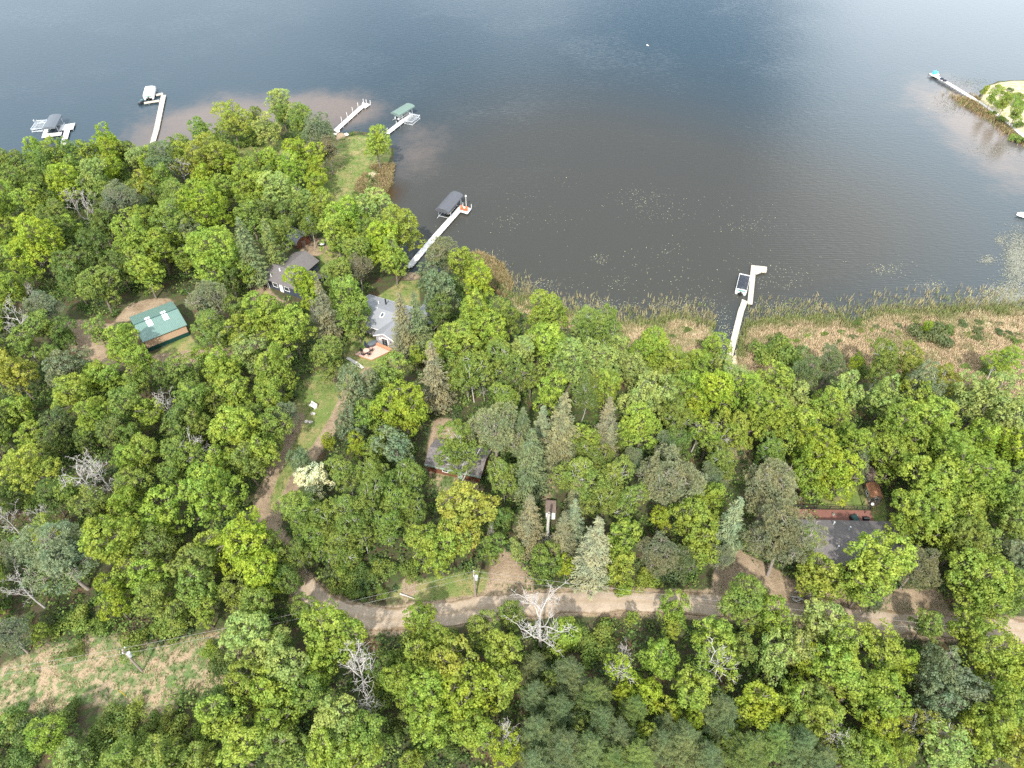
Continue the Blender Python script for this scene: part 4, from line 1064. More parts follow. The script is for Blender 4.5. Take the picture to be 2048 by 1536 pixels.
k = ((ip & (rng.random(len(x)) < 0.5)) | (~ip & (rng.random(len(x)) < np.exp(-dd / 0.8) * 0.5))) & (segdist(x, y, PP([(1870, 150), (1955, 203), (2010, 240), (2060, 280)], .5)) > 1.3)
xs.append(x[k]); ys.append(y[k])
x = np.concatenate(xs); y = np.concatenate(ys)
def colf2(n, per):
    c = np.array([[0.30, 0.20, 0.11], [0.17, 0.13, 0.06], [0.13, 0.15, 0.05], [0.36, 0.28, 0.15]])[rng.integers(0, 4, n)]
    return c[:, None] * rng.uniform(0.7, 1.3, (n, per, 1))
reeds('reeds', x, y, np.full(len(x), 0.9), colf2)

# floating leaves
def pads(name, spots, size, cols, z=0.03):
    C = []
    for (u, v, ru, rv, q) in spots:
        c = np.stack([rng.normal(u, ru * 0.55, q), rng.normal(v, rv * 0.55, q)], -1)
        w = np.array([P(a, b, 0) for a, b in c]); C.append(w)
    C = np.concatenate(C); k = signed_shore(C[:, 0], C[:, 1]) < -0.3; C = C[k]; n = len(C)
    a0 = rng.uniform(0, 6.28, n); rr = size * rng.uniform(0.5, 1.2, n)
    V = []
    for i in range(6):
        a = a0 + i * 1.047
        V.append(np.stack([C[:, 0] + np.cos(a) * rr, C[:, 1] + np.sin(a) * rr * rng.uniform(0.6, 1, n), np.full(n, z) + rng.uniform(0, 0.05, n)], -1))
    V = np.stack(V, 1).reshape(-1, 3)
    F = np.arange(n * 6).reshape(-1, 6)
    col = np.array(cols)[rng.integers(0, len(cols), n)] * rng.uniform(0.7, 1.25, (n, 1))
    tag(obj(name, mesh_np(name, V, F, M['pad'], np.repeat(col, 6, 0))), kind='stuff')
pads('lily_pads', [(1280, 395, 60, 22, 160), (1320, 425, 60, 18, 90), (1500, 452, 50, 18, 110), (1440, 420, 80, 30, 60), (1200, 520, 16, 12, 60), (1235, 565, 22, 12, 36), (1335, 500, 60, 26, 60), (1400, 610, 50, 30, 120),
                   (1560, 560, 60, 26, 150), (1560, 615, 60, 16, 240), (1450, 660, 18, 40, 220), (1775, 540, 34, 14, 160), (1862, 572, 34, 10, 150), (1110, 440, 60, 30, 40), (1010, 440, 40, 20, 60), (980, 520, 40, 20, 120), (1080, 570, 60, 12, 170),
                   (1200, 610, 60, 10, 190), (1330, 610, 80, 10, 180), (1650, 620, 90, 8, 160), (1300, 560, 180, 60, 130), (1500, 540, 260, 60, 120), (870, 480, 40, 30, 50), (1050, 400, 60, 30, 40), (1130, 360, 30, 20, 20)],
     0.095, [(0.32, 0.31, 0.25), (0.22, 0.22, 0.16), (0.38, 0.37, 0.18), (0.16, 0.16, 0.12)])
pads('water_weeds', [(2035, 520, 26, 55, 5200), (2010, 590, 40, 22, 2600), (1975, 520, 14, 8, 260), (2040, 600, 40, 14, 1800), (2000, 480, 12, 10, 200), (2080, 500, 30, 60, 3000), (1900, 205, 30, 22, 700), (1990, 300, 50, 14, 380), (1940, 165, 40, 12, 420), (1960, 190, 18, 14, 300)],
     0.13, [(0.19, 0.185, 0.16), (0.14, 0.14, 0.11), (0.25, 0.24, 0.18), (0.10, 0.105, 0.07), (0.14, 0.15, 0.09)])

# ------------------------------------------------------------------ docks, lifts and boats
def W3(u, v, h): x, y = P(u, v, h); return Vector((x, y, h))
def dock(name, label, segs, width, h, m, leg_m, every=3.0, posts=(), plank=None, slope=None):
    """segs: list of centre lines (lists of photo pixels at deck height) or ('poly', pixels)"""
    t = thing(name, label, 'dock', (0, 0, 0), 0)
    deck = MB(); legs = []
    k = 0
    for sg in segs:
        if sg[0] == 'poly':
            pts = [P(u, v, h) for u, v in sg[1]]
            deck.prism(pts, h - 0.10 + 0.004 * k, h + 0.004 * k); legs += pts; k += 1
            continue
        w = sg[0]
        pts = [P(u, v, h) for u, v in sg[1:]]
        for a, b in zip(pts[:-1], pts[1:]):
            a, b = Vector(a), Vector(b); L = (b - a).length; d = (b - a) / L; nn = Vector((-d.y, d.x))
            ang = math.atan2(d.y, d.x)
            # the deck is laid in panels with a thin gap between them
            npan = max(1, round(L / 2.4))
            for i in range(npan):
                c = a + d * L * (i + 0.5) / npan
                deck.box((c.x, c.y, h - 0.05 + 0.004 * k), (L / npan - 0.05, w, 0.10), ang)
                deck.box((c.x, c.y, h - 0.13), (L / npan - 0.3, w - 0.2, 0.08), ang)
            for i in range(int(L / every) + 1):
                c = a + d * min(i * every + 0.3, L - 0.1)
                for sgn in (-1, 1): legs.append(tuple(c + nn * sgn * (w / 2 + 0.03)))
            k += 1
    deck.build('deck', m, t)
    for (x, y) in legs[:60]:
        MB().tube((x, y, -0.9), (x, y, h + 0.18), 0.04, n=6).build('leg', leg_m, t)
    for (u, v, hh) in posts:
        p = P(u, v, h); MB().tube((p[0], p[1], -0.6), (p[0], p[1], h + hh), 0.06, n=6).build('post', M['white'], t)
    return t
def local(cx, cy, ang, z=0): return dict(loc=(cx, cy, z), rz=ang)
def lift(label, c, ang, L, W, z, cm, peak=0.45, hip=0.5, skirt=0.35, legs_in=0.4, frame=None):
    frame = frame or M['alu']
    t = thing('boat_lift', label, 'boat lift', (c[0], c[1], 0), ang)
    # canopy: ridge along x, sloping ends, hanging skirt
    x, y = L / 2, W / 2
    V = [(-x, -y, z), (x, -y, z), (x, y, z), (-x, y, z), (-x + hip, 0, z + peak), (x - hip, 0, z + peak),
         (-x + .02, -y * .45, z + peak * .8), (x - .02, -y * .45, z + peak * .8), (x - .02, y * .45, z + peak * .8), (-x + .02, y * .45, z + peak * .8),
         (-x, -y - .03, z - skirt), (x, -y - .03, z - skirt), (x, y + .03, z - skirt), (-x, y + .03, z - skirt)]
    F = [(0, 1, 7, 6), (6, 7, 5, 4), (4, 5, 8, 9), (9, 8, 2, 3), (1, 2, 8, 7), (8, 5, 7), (3, 0, 6, 9), (9, 6, 4), (10, 11, 1, 0), (12, 13, 3, 2), (11, 12, 2, 1), (13, 10, 0, 3)]
    MB().add(V, F).build('canopy', cm, t)
    f = MB()
    for sy in (-1, 1):
        f.tube((-x + .1, sy * (y - .1), z - 0.05), (x - .1, sy * (y - .1), z - 0.05), 0.04)
        f.tube((-x + legs_in, sy * (y - .1), 0.25), (x - legs_in, sy * (y - .1), 0.25), 0.06)
    for sx in (-1, 1):
        f.tube((sx * (x - legs_in - 1), -(y - .1), 0.3), (sx * (x - legs_in - 1), y - .1, 0.3), 0.06)
    f.build('frame', frame, t)
    for sx in (-1, 1):
        for sy in (-1, 1):
            MB().tube((sx * (x - legs_in - 1), sy * (y - .1), -1.0), (sx * (x - legs_in - 1), sy * (y - .1), z), 0.06).build('post', frame, t)
    return t
def bare_lift(label, c, ang, L, W, z=1.0):
    t = thing('boat_lift', label, 'boat lift', (c[0], c[1], 0), ang)
    x, y = L / 2, W / 2
    fm = MB()
    for sy in (-1, 1): fm.box((0, sy * y, z), (L, 0.13, 0.12)); fm.tube((-x, sy * y, 0.2), (x, sy * y, 0.2), 0.05)
    for sx in (-1, 1): fm.box((sx * x, 0, z), (0.13, W, 0.12)); fm.tube((sx * x, -y, 0.2), (sx * x, y, 0.2), 0.05)
    for sy in (-1, 1): fm.tube((-x, sy * y, 0.2), (x, sy * y, z), 0.035)
    fm.tube((x, -y, 0.2), (x, y, z), 0.035); fm.tube((-x, -y, 0.2), (-x, y, z), 0.035)
    fm.build('frame', M['alu'], t)
    for i in range(7):
        MB().box((-x + L * (i + 0.7) / 7.4, 0, z + 0.02), (0.09, W * 0.86, 0.07)).build('slat', M['alu'], t)
    for sx in (-1, 1):
        for sy in (-1, 1): MB().tube((sx * x, sy * y, -1.0), (sx * x, sy * y, z + 0.3), 0.05).build('post', M['alu'], t)
    MB().tube((x * 0.6, y + 0.12, z + 0.5), (x * 0.6, y + 0.2, z + 0.5), 0.4, n=14).build('wheel', M['alu'], t)
    return t
def runabout(label, c, ang, L=5.6, W=2.1, z=0.45, m='white', cover=None):
    t = thing('motor_boat', label, 'boat', (c[0], c[1], z), ang)
    st = [(-0.5, .88, 0), (-0.2, 1, 0), (0.1, .98, 0.02), (0.3, .78, .06), (0.42, .45, .12), (0.5, .05, .2)]
    V, F = [], []
    for f, w, r in st:
        xx = f * L; y = w * W / 2
        V += [(xx, -y, .55 + r), (xx, -y * .8, .08 + r), (xx, 0, -.12 + r * 1.5), (xx, y * .8, .08 + r), (xx, y, .55 + r), (xx, y * .82, .57 + r), (xx, -y * .82, .57 + r)]
    n = 7
    for i in range(len(st) - 1):
        for j in range(n - 1): F.append((i * n + j, (i + 1) * n + j, (i + 1) * n + j + 1, i * n + j + 1))
    F += [tuple(range(7))]
    F += [(i * n + 5, (i + 1) * n + 5, (i + 1) * n + 6, i * n + 6) for i in (3, 4)]
    MB().add(V, F).build('hull', M[m], t)
    MB().box((-L * .1, 0, .12), (L * .72, W * .78, .06)).build('floor', M['greyplank'], t)
    MB().slab((L * .14, -W * .36, .6), (L * .14, W * .36, .6), (L * .06, W * .34, .98), (L * .06, -W * .34, .98), .03).build('windshield', M['glass'], t)
    for s in (-1, 1):
        MB().box((-L * .05, s * W * .2, .35), (.5, .5, .4)).box((-L * .05 - .25, s * W * .2, .7), (.12, .5, .5)).build('seat', M['black'], t)
    MB().box((-L / 2 - .2, 0, .6), (.4, .42, .6)).box((-L / 2 - .2, 0, .1), (.2, .16, .8)).build('outboard_motor', M['black'], t)
    if cover: 
        MB().add([(-L * .5, -W * .44, .6), (L * .42, -W * .3, .66), (L * .42, W * .3, .66), (-L * .5, W * .44, .6), (-L * .4, 0, 1.0), (L * .2, 0, 1.05)], [(0, 1, 5, 4), (3, 4, 5, 2), (0, 4, 3), (1, 2, 5)]).build('cover', M[cover], t)
    return t
def pontoon(label, c, ang, L=7, W=2.5, z=0.1, cov='black'):
    t = thing('pontoon_boat', label, 'boat', (c[0], c[1], z), ang)
    for s in (-1, 1):
        mb = MB(); mb.tube((-L / 2, s * (W / 2 - .35), .1), (L / 2 - .9, s * (W / 2 - .35), .1), .3, n=10); mb.tube((L / 2 - .9, s * (W / 2 - .35), .1), (L / 2 + .1, s * (W / 2 - .35), .3), .3, .05, n=10)
        mb.build('pontoon', M['alu'], t, True)
    MB().box((0, 0, .48), (L, W, .12)).build('deck', M['greyplank'], t)
    rail = MB()
    for s in (-1, 1): rail.box((-.1, s * (W / 2 - .05), .9), (L - .9, .06, .72))
    rail.box((-L / 2 + .38, 0, .9), (.06, W - .14, .72)); rail.box((L / 2 - .58, 0, .9), (.06, W - .14, .72))
    rail.build('fence_panel', M['white'] if cov == 'black' else M['cream'], t)
    MB().box((-L / 2 + .2, 0, 1.05), (.3, W * .8, .12)).box((L / 2 - .3, 0, .62), (.4, W * .9, .1)).build('trim', M['teal'], t)
    MB().box((-L / 2 - .25, 0, .5), (.5, .45, .7)).box((-L / 2 - .25, 0, 0), (.2, .15, .8)).build('outboard_motor', M['black'], t)
    r = np.random.default_rng(3)
    nx2, ny2 = 22, 12
    xs = np.linspace(-L / 2 + .45, L / 2 - .95, nx2); ys = np.linspace(-W / 2 + .12, W / 2 - .12, ny2)
    V = []
    for i, a in enumerate(xs):
        for j, b in enumerate(ys):
            e = min(i, nx2 - 1 - i, j, ny2 - 1 - j)
            zz = 1.24 + (0.06 if e == 0 else 0.05 + 0.26 * math.sin(j / (ny2 - 1) * math.pi) * (0.6 + 0.4 * math.sin(i * .9)) + r.normal() * .035)
            if cov != 'black' : zz = 1.3 + 0.55 * min(1, e / 2.2) ** .6
            V.append((a, b, zz))
    F = [(i * ny2 + j, (i + 1) * ny2 + j, (i + 1) * ny2 + j + 1, i * ny2 + j + 1) for i in range(nx2 - 1) for j in range(ny2 - 1)]
    b_ = MB().add(V, F)
    if cov != 'black':       # skirt of the fitted cover
        b_.box((-.25, -W / 2 + .03, 1.0), (L - 1.2, .05, .55)); b_.box((-.25, W / 2 - .03, 1.0), (L - 1.2, .05, .55)); b_.box((-L / 2 + .36, 0, 1.0), (.05, W - .1, .55)); b_.box((L / 2 - .86, 0, 1.0), (.05, W - .1, .55))
    else:
        b_.box((-.2, -W / 2 + .15, 1.27), (L - 1.5, .1, .08)); b_.box((-.2, W / 2 - .15, 1.27), (L - 1.5, .1, .08))
    b_.build('cover', M['blackcov'] if cov == 'black' else M['cream'], t, cov != 'black')
    return t
def ang_px(a, b, h): p, q = P(*a, h), P(*b, h); return math.atan2(q[1] - p[1], q[0] - p[0])
# far left dock with its charcoal canopy lift
dock('dock', 'pale U-shaped dock half hidden by treetops beside the charcoal canopy lift', [(1.5, (122, 303), (135, 258)), ('poly', [(122, 250), (150, 246), (146, 258), (118, 261)]), ('poly', [(83, 275), (122, 270), (124, 264), (88, 268)]), ('poly', [(83, 275), (89, 257), (97, 257), (92, 275)])], 1.5, .5, M['whitedeck'], M['alu'])
lift('boat lift with a charcoal canopy at the pale U-shaped dock', P(104, 243, 2.6), ang_px((99, 256), (114, 229), 2.6), 8.4, 3.5, 2.6, M['darkcan2'])
runabout('small white boat under the charcoal canopy at the U-shaped dock', P(103, 250, .5), ang_px((98, 257), (113, 230), .5), 5.6, 2.0)
bare_lift('empty boat lift frame beside the charcoal canopy', P(78, 249, 1.0), ang_px((72, 258), (85, 238), 1.0), 5.6, 3.0)
# second dock with the cream pontoon boat
dock('dock', 'long narrow beige dock ending beside the cream covered boat', [(1.5, (299, 307), (313, 258), (327, 190)), (1.4, (319, 201), (288, 206)), (1.5, (326, 187), (311, 190))], 1.5, .5, M['beigedeck'], M['alu'])
pontoon('pontoon boat under a rounded cream cover beside the long beige dock', P(299, 184, 1.2), ang_px((297, 196), (303, 172), 1.0), 7.6, 3.1, .35, 'cream')
t = thing('jet_ski', 'small dark covered watercraft at the tip of the beige dock arm', 'watercraft', (*P(283, 204, .5), 0.1), R(75))
MB().add([(-1.3, -.5, 0), (.9, -.5, .05), (1.5, 0, .3), (.9, .5, .05), (-1.3, .5, 0), (-1.3, -.4, .5), (.7, -.4, .6), (1.3, 0, .65), (.7, .4, .6), (-1.3, .4, .5)], [(0, 1, 6, 5), (1, 2, 7, 6), (2, 3, 8, 7), (3, 4, 9, 8), (4, 0, 5, 9), (5, 6, 7, 8, 9)]).build('hull', M['black'], t)
MB().box((-.4, 0, .72), (1.2, .4, .35)).build('seat', M['darkcan2'], t)
MB().tube((.35, -.45, 1.0), (.35, .45, 1.0), .05).box((.45, 0, .8), (.5, .35, .35)).build('handlebar', M['teal'], t)
# white dock on the point, with posts
dock('dock', 'white dock with thin posts at the sandy tip of the point', [(1.5, (671, 261), (725, 212)), ('poly', [(725, 205), (741, 208.5), (731, 216), (722, 215)])], 1.5, .6, M['whitedeck'], M['alu'],
     posts=[(727, 205, 1.2), (733, 206.5, 1.2), (741, 208, 1.2), (716, 212, 1.1), (705, 221, 1.0), (694, 231, 1.0), (683, 240, 1.0)])
# dock with the sage canopy
dock('dock', 'white dock running out beside the sage green canopy', [(1.5, (773, 267), (824, 227))], 1.5, .6, M['whitedeck'], M['alu'], posts=[(775, 262, 1.0), (793, 247, .8)])
lift('boat lift with a sage green canopy beside the white dock', P(805.5, 218.5, 2.7), ang_px((793, 227), (818, 212), 2.7), 7.6, 3.3, 2.7, M['greencan'])
runabout('white boat under the sage green canopy', P(806, 230, .6), ang_px((795, 236), (820, 220), .6), 5.8, 2.2)
bare_lift('empty boat lift frame on the open side of the white dock near the sage canopy', P(824, 236, 1.1), ang_px((815, 243), (834, 227), 1.1), 4.8, 2.7, 1.1)
# dock with the red chairs
dock('dock', 'long white dock with red chairs and a lamp at its end', [(1.55, (818, 533), (856, 489), (922, 415)), ('poly', [(919, 410.5), (943, 417), (935, 428), (919, 423)]), ('poly', [(811, 532), (818, 537), (822, 532), (815, 528)])], 1.55, .6, M['whitedeck'], M['iron'], every=2.0, posts=[(943, 416, 1.1), (926, 412, 1.0)])
lift('boat lift with a charcoal gabled canopy beside the long white dock', P(899, 404.5, 2.9), ang_px((885, 420), (911, 390), 2.9), 8.8, 3.6, 2.9, M['darkcan'], peak=.8, hip=.35)
runabout('white boat with dark seats under the charcoal gabled canopy', P(903, 415, .6), ang_px((888, 430), (912, 402), .6), 6.0, 2.2)
t = thing('lamp_post', 'thin white lamp post at the end of the dock with red chairs', 'lamp post', (*P(932.5, 413.5, .6), .6))
MB().tube((0, 0, 0), (0, 0, 3.0), .05).build('pole', M['white'], t)
MB().tube((0, 0, 3.0), (0, 0, 3.3), .22, .16, 10).build('lamp_head', M['cream'], t)
def adirondack(label, x, y, z, rz, m, name='dock_chair', grp=None):
    t = thing(name, label, 'chair', (x, y, z), rz, grp)
    MB().box((0, 0, .36), (.6, .55, .06)).build('seat', m, t)
    MB().slab((-.28, .22, .38), (.28, .22, .38), (.34, .55, 1.05), (-.34, .55, 1.05), .05).build('backrest', m, t)
    for s in (-1, 1):
        MB().box((s * .36, 0, .6), (.14, .75, .04)).build('armrest', m, t)
        MB().box((s * .32, -.25, .3), (.07, .07, .6)).build('leg', m, t)
        MB().box((s * .32, .28, .25), (.07, .3, .5)).build('leg', m, t)
    return t
a1, a2 = P(923.5, 418, .9), P(932, 420.5, .9)
adirondack('red-orange chair on the white dock platform, the one by the canopy', a1[0], a1[1], .61, R(10), M['orange'], grp='red chairs on the dock')
adirondack('red-orange chair on the white dock platform, the one by the open corner', a2[0], a2[1], .61, R(-15), M['orange'], grp='red chairs on the dock')
t = thing('side_table', 'small red-orange table between the two dock chairs', 'table', (*P(927.6, 419.5, .9), .61))
MB().box((0, 0, .42), (.5, .5, .05)).build('table_top', M['orange'], t)
for sx in (-1, 1):
    for sy in (-1, 1): MB().box((sx * .2, sy * .2, .2), (.06, .06, .4)).build('leg', M['orange'], t)
# kinked dock by the marsh
dock('dock', 'kinked beige dock crossing the marsh with a hooked end platform', [(1.25, (1456, 727), (1482, 622), (1489, 604)), ('poly', [(1484, 598), (1496, 603), (1494, 608), (1488, 615), (1480, 612)]), ('poly', [(1502.5, 530), (1511, 531), (1511, 549), (1505, 609), (1494.5, 608)]), ('poly', [(1511, 531), (1534, 533.5), (1533, 545), (1523, 545), (1511.5, 549.5)])], 1.25, .5, M['beigedeck'], M['iron'])
pontoon('pontoon boat with crumpled black cover and teal trim at the kinked dock', P(1486, 566, .9), ang_px((1482.5, 588), (1492, 548), 1.0), 6.7, 2.45, .05)
# boardwalk and dock of the far spit
BWK = [(1868, 150), (1893, 164), (1950, 199), (1968, 210), (2010, 240), (2035, 262), (2070, 292)]
dock('boardwalk', 'weathered boardwalk running off the grassy spit into the lake', [(1.5, *BWK[:3]), (1.2, *BWK[2:]), ('poly', [(1858, 147), (1874, 144), (1880, 150), (1866, 153)])], 1.4, .7, M['oldplank'], M['iron'], every=2.5)
for i, (u, v) in enumerate([(1883.5, 158), (1889.5, 161.5)]):
    x, y = P(u, v, .8)
    me = bpy.data.meshes.new('tyre'); mb = MB()
    for j in range(14):
        a, b_ = j * math.tau / 14, (j + 1) * math.tau / 14
        mb.tube((math.cos(a) * .5, math.sin(a) * .5, 0), (math.cos(b_) * .5, math.sin(b_) * .5, 0), .16, n=6)
    o_ = mb.build('swim_ring', M['tyre'], None, True, (x, y, .88))
    tag(o_, ['dark ring lying on the boardwalk next to the blue chairs', 'dark ring lying on the boardwalk, the one nearer the spit'][i], 'ring', 'dark rings on the boardwalk')
for i, (u, v) in enumerate([(1868, 148), (1873.5, 146.5)]):
    x, y = P(u, v, .9)
    adirondack(['bright blue chair at the very end of the boardwalk', 'bright cyan chair on the boardwalk end, the one nearer the spit'][i], x, y, .72, R(20 + 30 * i), M['blue' if i == 0 else 'cyan'], grp='blue chairs on the boardwalk')
tag(MB().box((0, 0, .1), (2.6, .55, .2)).box((-2.1, .35, .12), (1.6, .5, .22), .2).build('driftwood', M['cream'], None, False, (*P(1990, 204, .3), .3)), 'pale driftwood log lying on the spit beside the bush', 'log')
runabout('white boat cut by the picture edge beside the floating weeds', P(2056, 431, .5), R(170), 5.5, 2.2, .15)

# ------------------------------------------------------------------ gull over the lake
t = thing('gull', 'white gull gliding low over the open lake', 'bird', (*P(1295.5, 91, 4.0), 4.0), R(200))
bd = MB(); V = []
prof = [(-.42, .02), (-.28, .07), (0, .12), (.2, .1), (.3, .07), (.38, .06), (.46, .015)]
for x_, r_ in prof:
    for k in range(8): V.append((x_, math.cos(k * math.tau / 8) * r_, math.sin(k * math.tau / 8) * r_ * .9))
F = [(i * 8 + k, i * 8 + (k + 1) % 8, (i + 1) * 8 + (k + 1) % 8, (i + 1) * 8 + k) for i in range(len(prof) - 1) for k in range(8)]
b0 = len(V)
for s in (-1, 1):
    V += [(.18, s * .08, .05), (.22, s * .45, .2), (-.02, s * .95, .1), (-.1, s * .5, .18), (-.14, s * .08, .04)]
    F += [(b0, b0 + 1, b0 + 3, b0 + 4), (b0 + 1, b0 + 2, b0 + 3)] if s > 0 else [(b0, b0 + 4, b0 + 3, b0 + 1), (b0 + 1, b0 + 3, b0 + 2)]
    b0 += 5
bd.add(V, F).build('body', M['white'], t, True)

# ------------------------------------------------------------------ buildings
def house(name, label, cat, c, ang, L, W, wh, rise, wall_m, roof_m, over=.45, rt=.12, trim=None, base=0.8, ribs=False, sub=None, rot_w=None):
    """gabled building, ridge along local x; returns the root"""
    t = sub or thing(name, label, cat, (c[0], c[1], base), ang)
    x, y = L / 2, W / 2
    V = [(-x, -y, -.3), (x, -y, -.3), (x, y, -.3), (-x, y, -.3), (-x, -y, wh), (x, -y, wh), (x, y, wh), (-x, y, wh), (-x, 0, wh + rise), (x, 0, wh + rise)]
    F = [(0, 1, 5, 4), (2, 3, 7, 6), (1, 2, 6, 9, 5), (3, 0, 4, 8, 7)]
    MB().add(V, F).build('wall', wall_m, t)
    sl = rise / y; xo, yo = x + over, y + over; ze = wh - sl * over
    rf = MB()
    rf.slab((-xo, -yo, ze + rt), (xo, -yo, ze + rt), (xo, 0, wh + rise + rt), (-xo, 0, wh + rise + rt), rt)
    rf.slab((xo, yo, ze + rt), (-xo, yo, ze + rt), (-xo, 0, wh + rise + rt), (xo, 0, wh + rise + rt), rt)
    if ribs:
        for i in range(int(2 * xo / ribs) + 1):
            xx = -xo + .03 + i * ribs
            for s in (-1, 1):
                rf.slab((xx - .03, s * yo, ze + rt + .045), (xx + .03, s * yo, ze + rt + .045), (xx + .03, s * .12, wh + rise + rt + .03), (xx - .03, s * .12, wh + rise + rt + .03), .045)
    ro = rf.build('roof', roof_m, t)
    if trim:
        tr_ = MB()
        for s in (-1, 1):
            tr_.box((0, s * (yo + .012), ze + .02), (2 * xo + .05, .03, .2))
            for e in (-1, 1):
                tr_.slab((e * (xo + .012) - .02, s * (yo), ze + rt + .01), (e * (xo + .012) + .02, s * yo, ze + rt + .01), (e * (xo + .012) + .02, 0, wh + rise + rt + .01), (e * (xo + .012) - .02, 0, wh + rise + rt + .01), .2)
        tr_.build('trim', trim, t)
    return t, ro
def window(t, x, y, z, w, h, face, frame=None, name='window'):
    """face: -y/+y/-x/+x wall of the local frame"""
    f = MB(); gz = MB()
    if face in ('-y', '+y'):
        s = -1 if face == '-y' else 1
        for dz in (-h / 2, h / 2): f.box((x, y + s * .04, z + dz), (w + .12, .08, .1))
        for dx in (-w / 2, w / 2): f.box((x + dx, y + s * .037, z), (.1, .074, h - .1))
        gz.box((x, y + s * .02, z), (w - .1, .03, h - .1))
    else:
        s = -1 if face == '-x' else 1
        for dz in (-h / 2, h / 2): f.box((x + s * .04, y, z + dz), (.08, w + .12, .1))
        for dy in (-w / 2, w / 2): f.box((x + s * .037, y + dy, z), (.074, .1, h - .1))
        gz.box((x + s * .02, y, z), (.03, w - .1, h - .1))
    o_ = f.build(name, frame or M['white'], t); gz.build('pane', M['glass'], o_)
    return o_
# green-roofed barn
e1, e2 = Vector(P(286, 685.5, 3.6)), Vector(P(374.5, 650.5, 3.6)); b1 = Vector(P(350.5, 599, 3.6)); b0_ = Vector(P(254, 638.5, 3.6))
d = (e2 - e1).normalized(); ang = math.atan2(d.y, d.x); nn = Vector((-d.y, d.x))
L = (e2 - e1).length; Wd = ((b1 - e2).dot(nn) + (b0_ - e1).dot(nn)) / 2; cc_ = (e1 + e2) / 2 + nn * Wd / 2
barn, ro = house('barn', 'metal pole barn with green ribbed roof and tan walls', 'barn', cc_, ang, L - .6, Wd - .6, 2.9, 1.15, M['tanwall'], M['greenmetal'], .3, .08, None, .8, ribs=.32)
x, y = (L - .6) / 2, (Wd - .6) / 2
MB().box((0, -y - .03, .45), (L - .56, .06, .95)).box((0, y + .03, .45), (L - .56, .06, .95)).box((-x - .03, 0, .45), (.06, Wd - .6, .95)).box((x + .03, 0, .45), (.06, Wd - .6, .95)).build('wainscot', M['darkgreen'], barn)
MB().slab((-x - .3, -.16, 4.10), (x + .3, -.16, 4.10), (x + .3, 0, 4.17), (-x - .3, 0, 4.17), .03).slab((-x - .3, .16, 4.10), (x + .3, .16, 4.10), (x + .3, 0, 4.17), (-x - .3, 0, 4.17), .03).build('ridge_cap', M['darkgreen'], ro)
sl = 1.15 / (y)
for fx in (.32, .68):
    for s in (-1, 1):
        xx = -x - .3 + (L) * (fx if s < 0 else fx)
        z0_, z1_ = 2.9 + 1.15 + .08 - sl * (1.75 if s < 0 else 1.2) + .06, 2.9 + 1.15 + .08 - sl * .2 + .06
        MB().slab((xx - .5, s * (1.75 if s < 0 else 1.2), z0_), (xx + .5, s * (1.75 if s < 0 else 1.2), z0_), (xx + .5, s * .2, z1_), (xx - .5, s * .2, z1_), .03).build('skylight', M['skylight'], ro)
MB().box((x + .05, 0, 1.4), (.08, 2.8, 2.8)).build('garage_door', M['white'], barn)
# dark-roofed house
a_ = Vector(P(521, 555, 3.3)); r_ = Vector(P(541, 527, 4.9)); q_ = Vector(P(592, 545, 4.9))
d = (q_ - r_).normalized(); ang = math.atan2(d.y, d.x); nn = Vector((-d.y, d.x))
hw = abs((r_ - a_).dot(nn)); c_ = r_ + d * 6.4
h2, ro = house('house', 'dark-roofed house with slate siding between the trees', 'house', c_, ang, 12.2, 2 * hw - .9, 2.6, 1.6, M['slatewall'], M['shingle'], .45)
v = MB().tube((-3.0, -.9, 3.7), (-3.0, -.9, 4.5), .14, n=8); v.build('vent', M['white'], ro)
MB().tube((-4.3, -2.6, 3.0), (-4.3, -2.6, 3.7), .1, n=8).build('vent', M['white'], ro)
yy = -(hw - .45)
for i, xx in enumerate((-5.4, -4.9)): MB().box((xx - .0, yy - .35, 1.2), (.1, .1, 2.4)).build('porch_post', M['white'], h2)
window(h2, -3.2, yy, 1.4, 1.3, 1.1, '-y'); window(h2, 0, yy, 1.4, 1.3, 1.1, '-y'); window(h2, -6.1, .3, 1.4, 1.0, 1.1, '-x')
MB().box((-1.6, yy - .03, 1.0), (.95, .06, 2.0)).build('door', M['white'], h2)
wc = Vector(P(600, 512, 4.7)); ang2 = ang + R(90)
inv = Matrix.Rotation(-ang, 2); lw = inv @ (wc - Vector((c_.x, c_.y)))
w2 = thing('wing', None, None, (0, 0, 0)); w2.parent = h2; w2.location = (lw.x, 3.4, 0); w2.rotation_euler = (0, 0, R(90))
for q in ('label', 'category'):
    if q in w2: del w2[q]
bpy.data.objects.remove(w2)
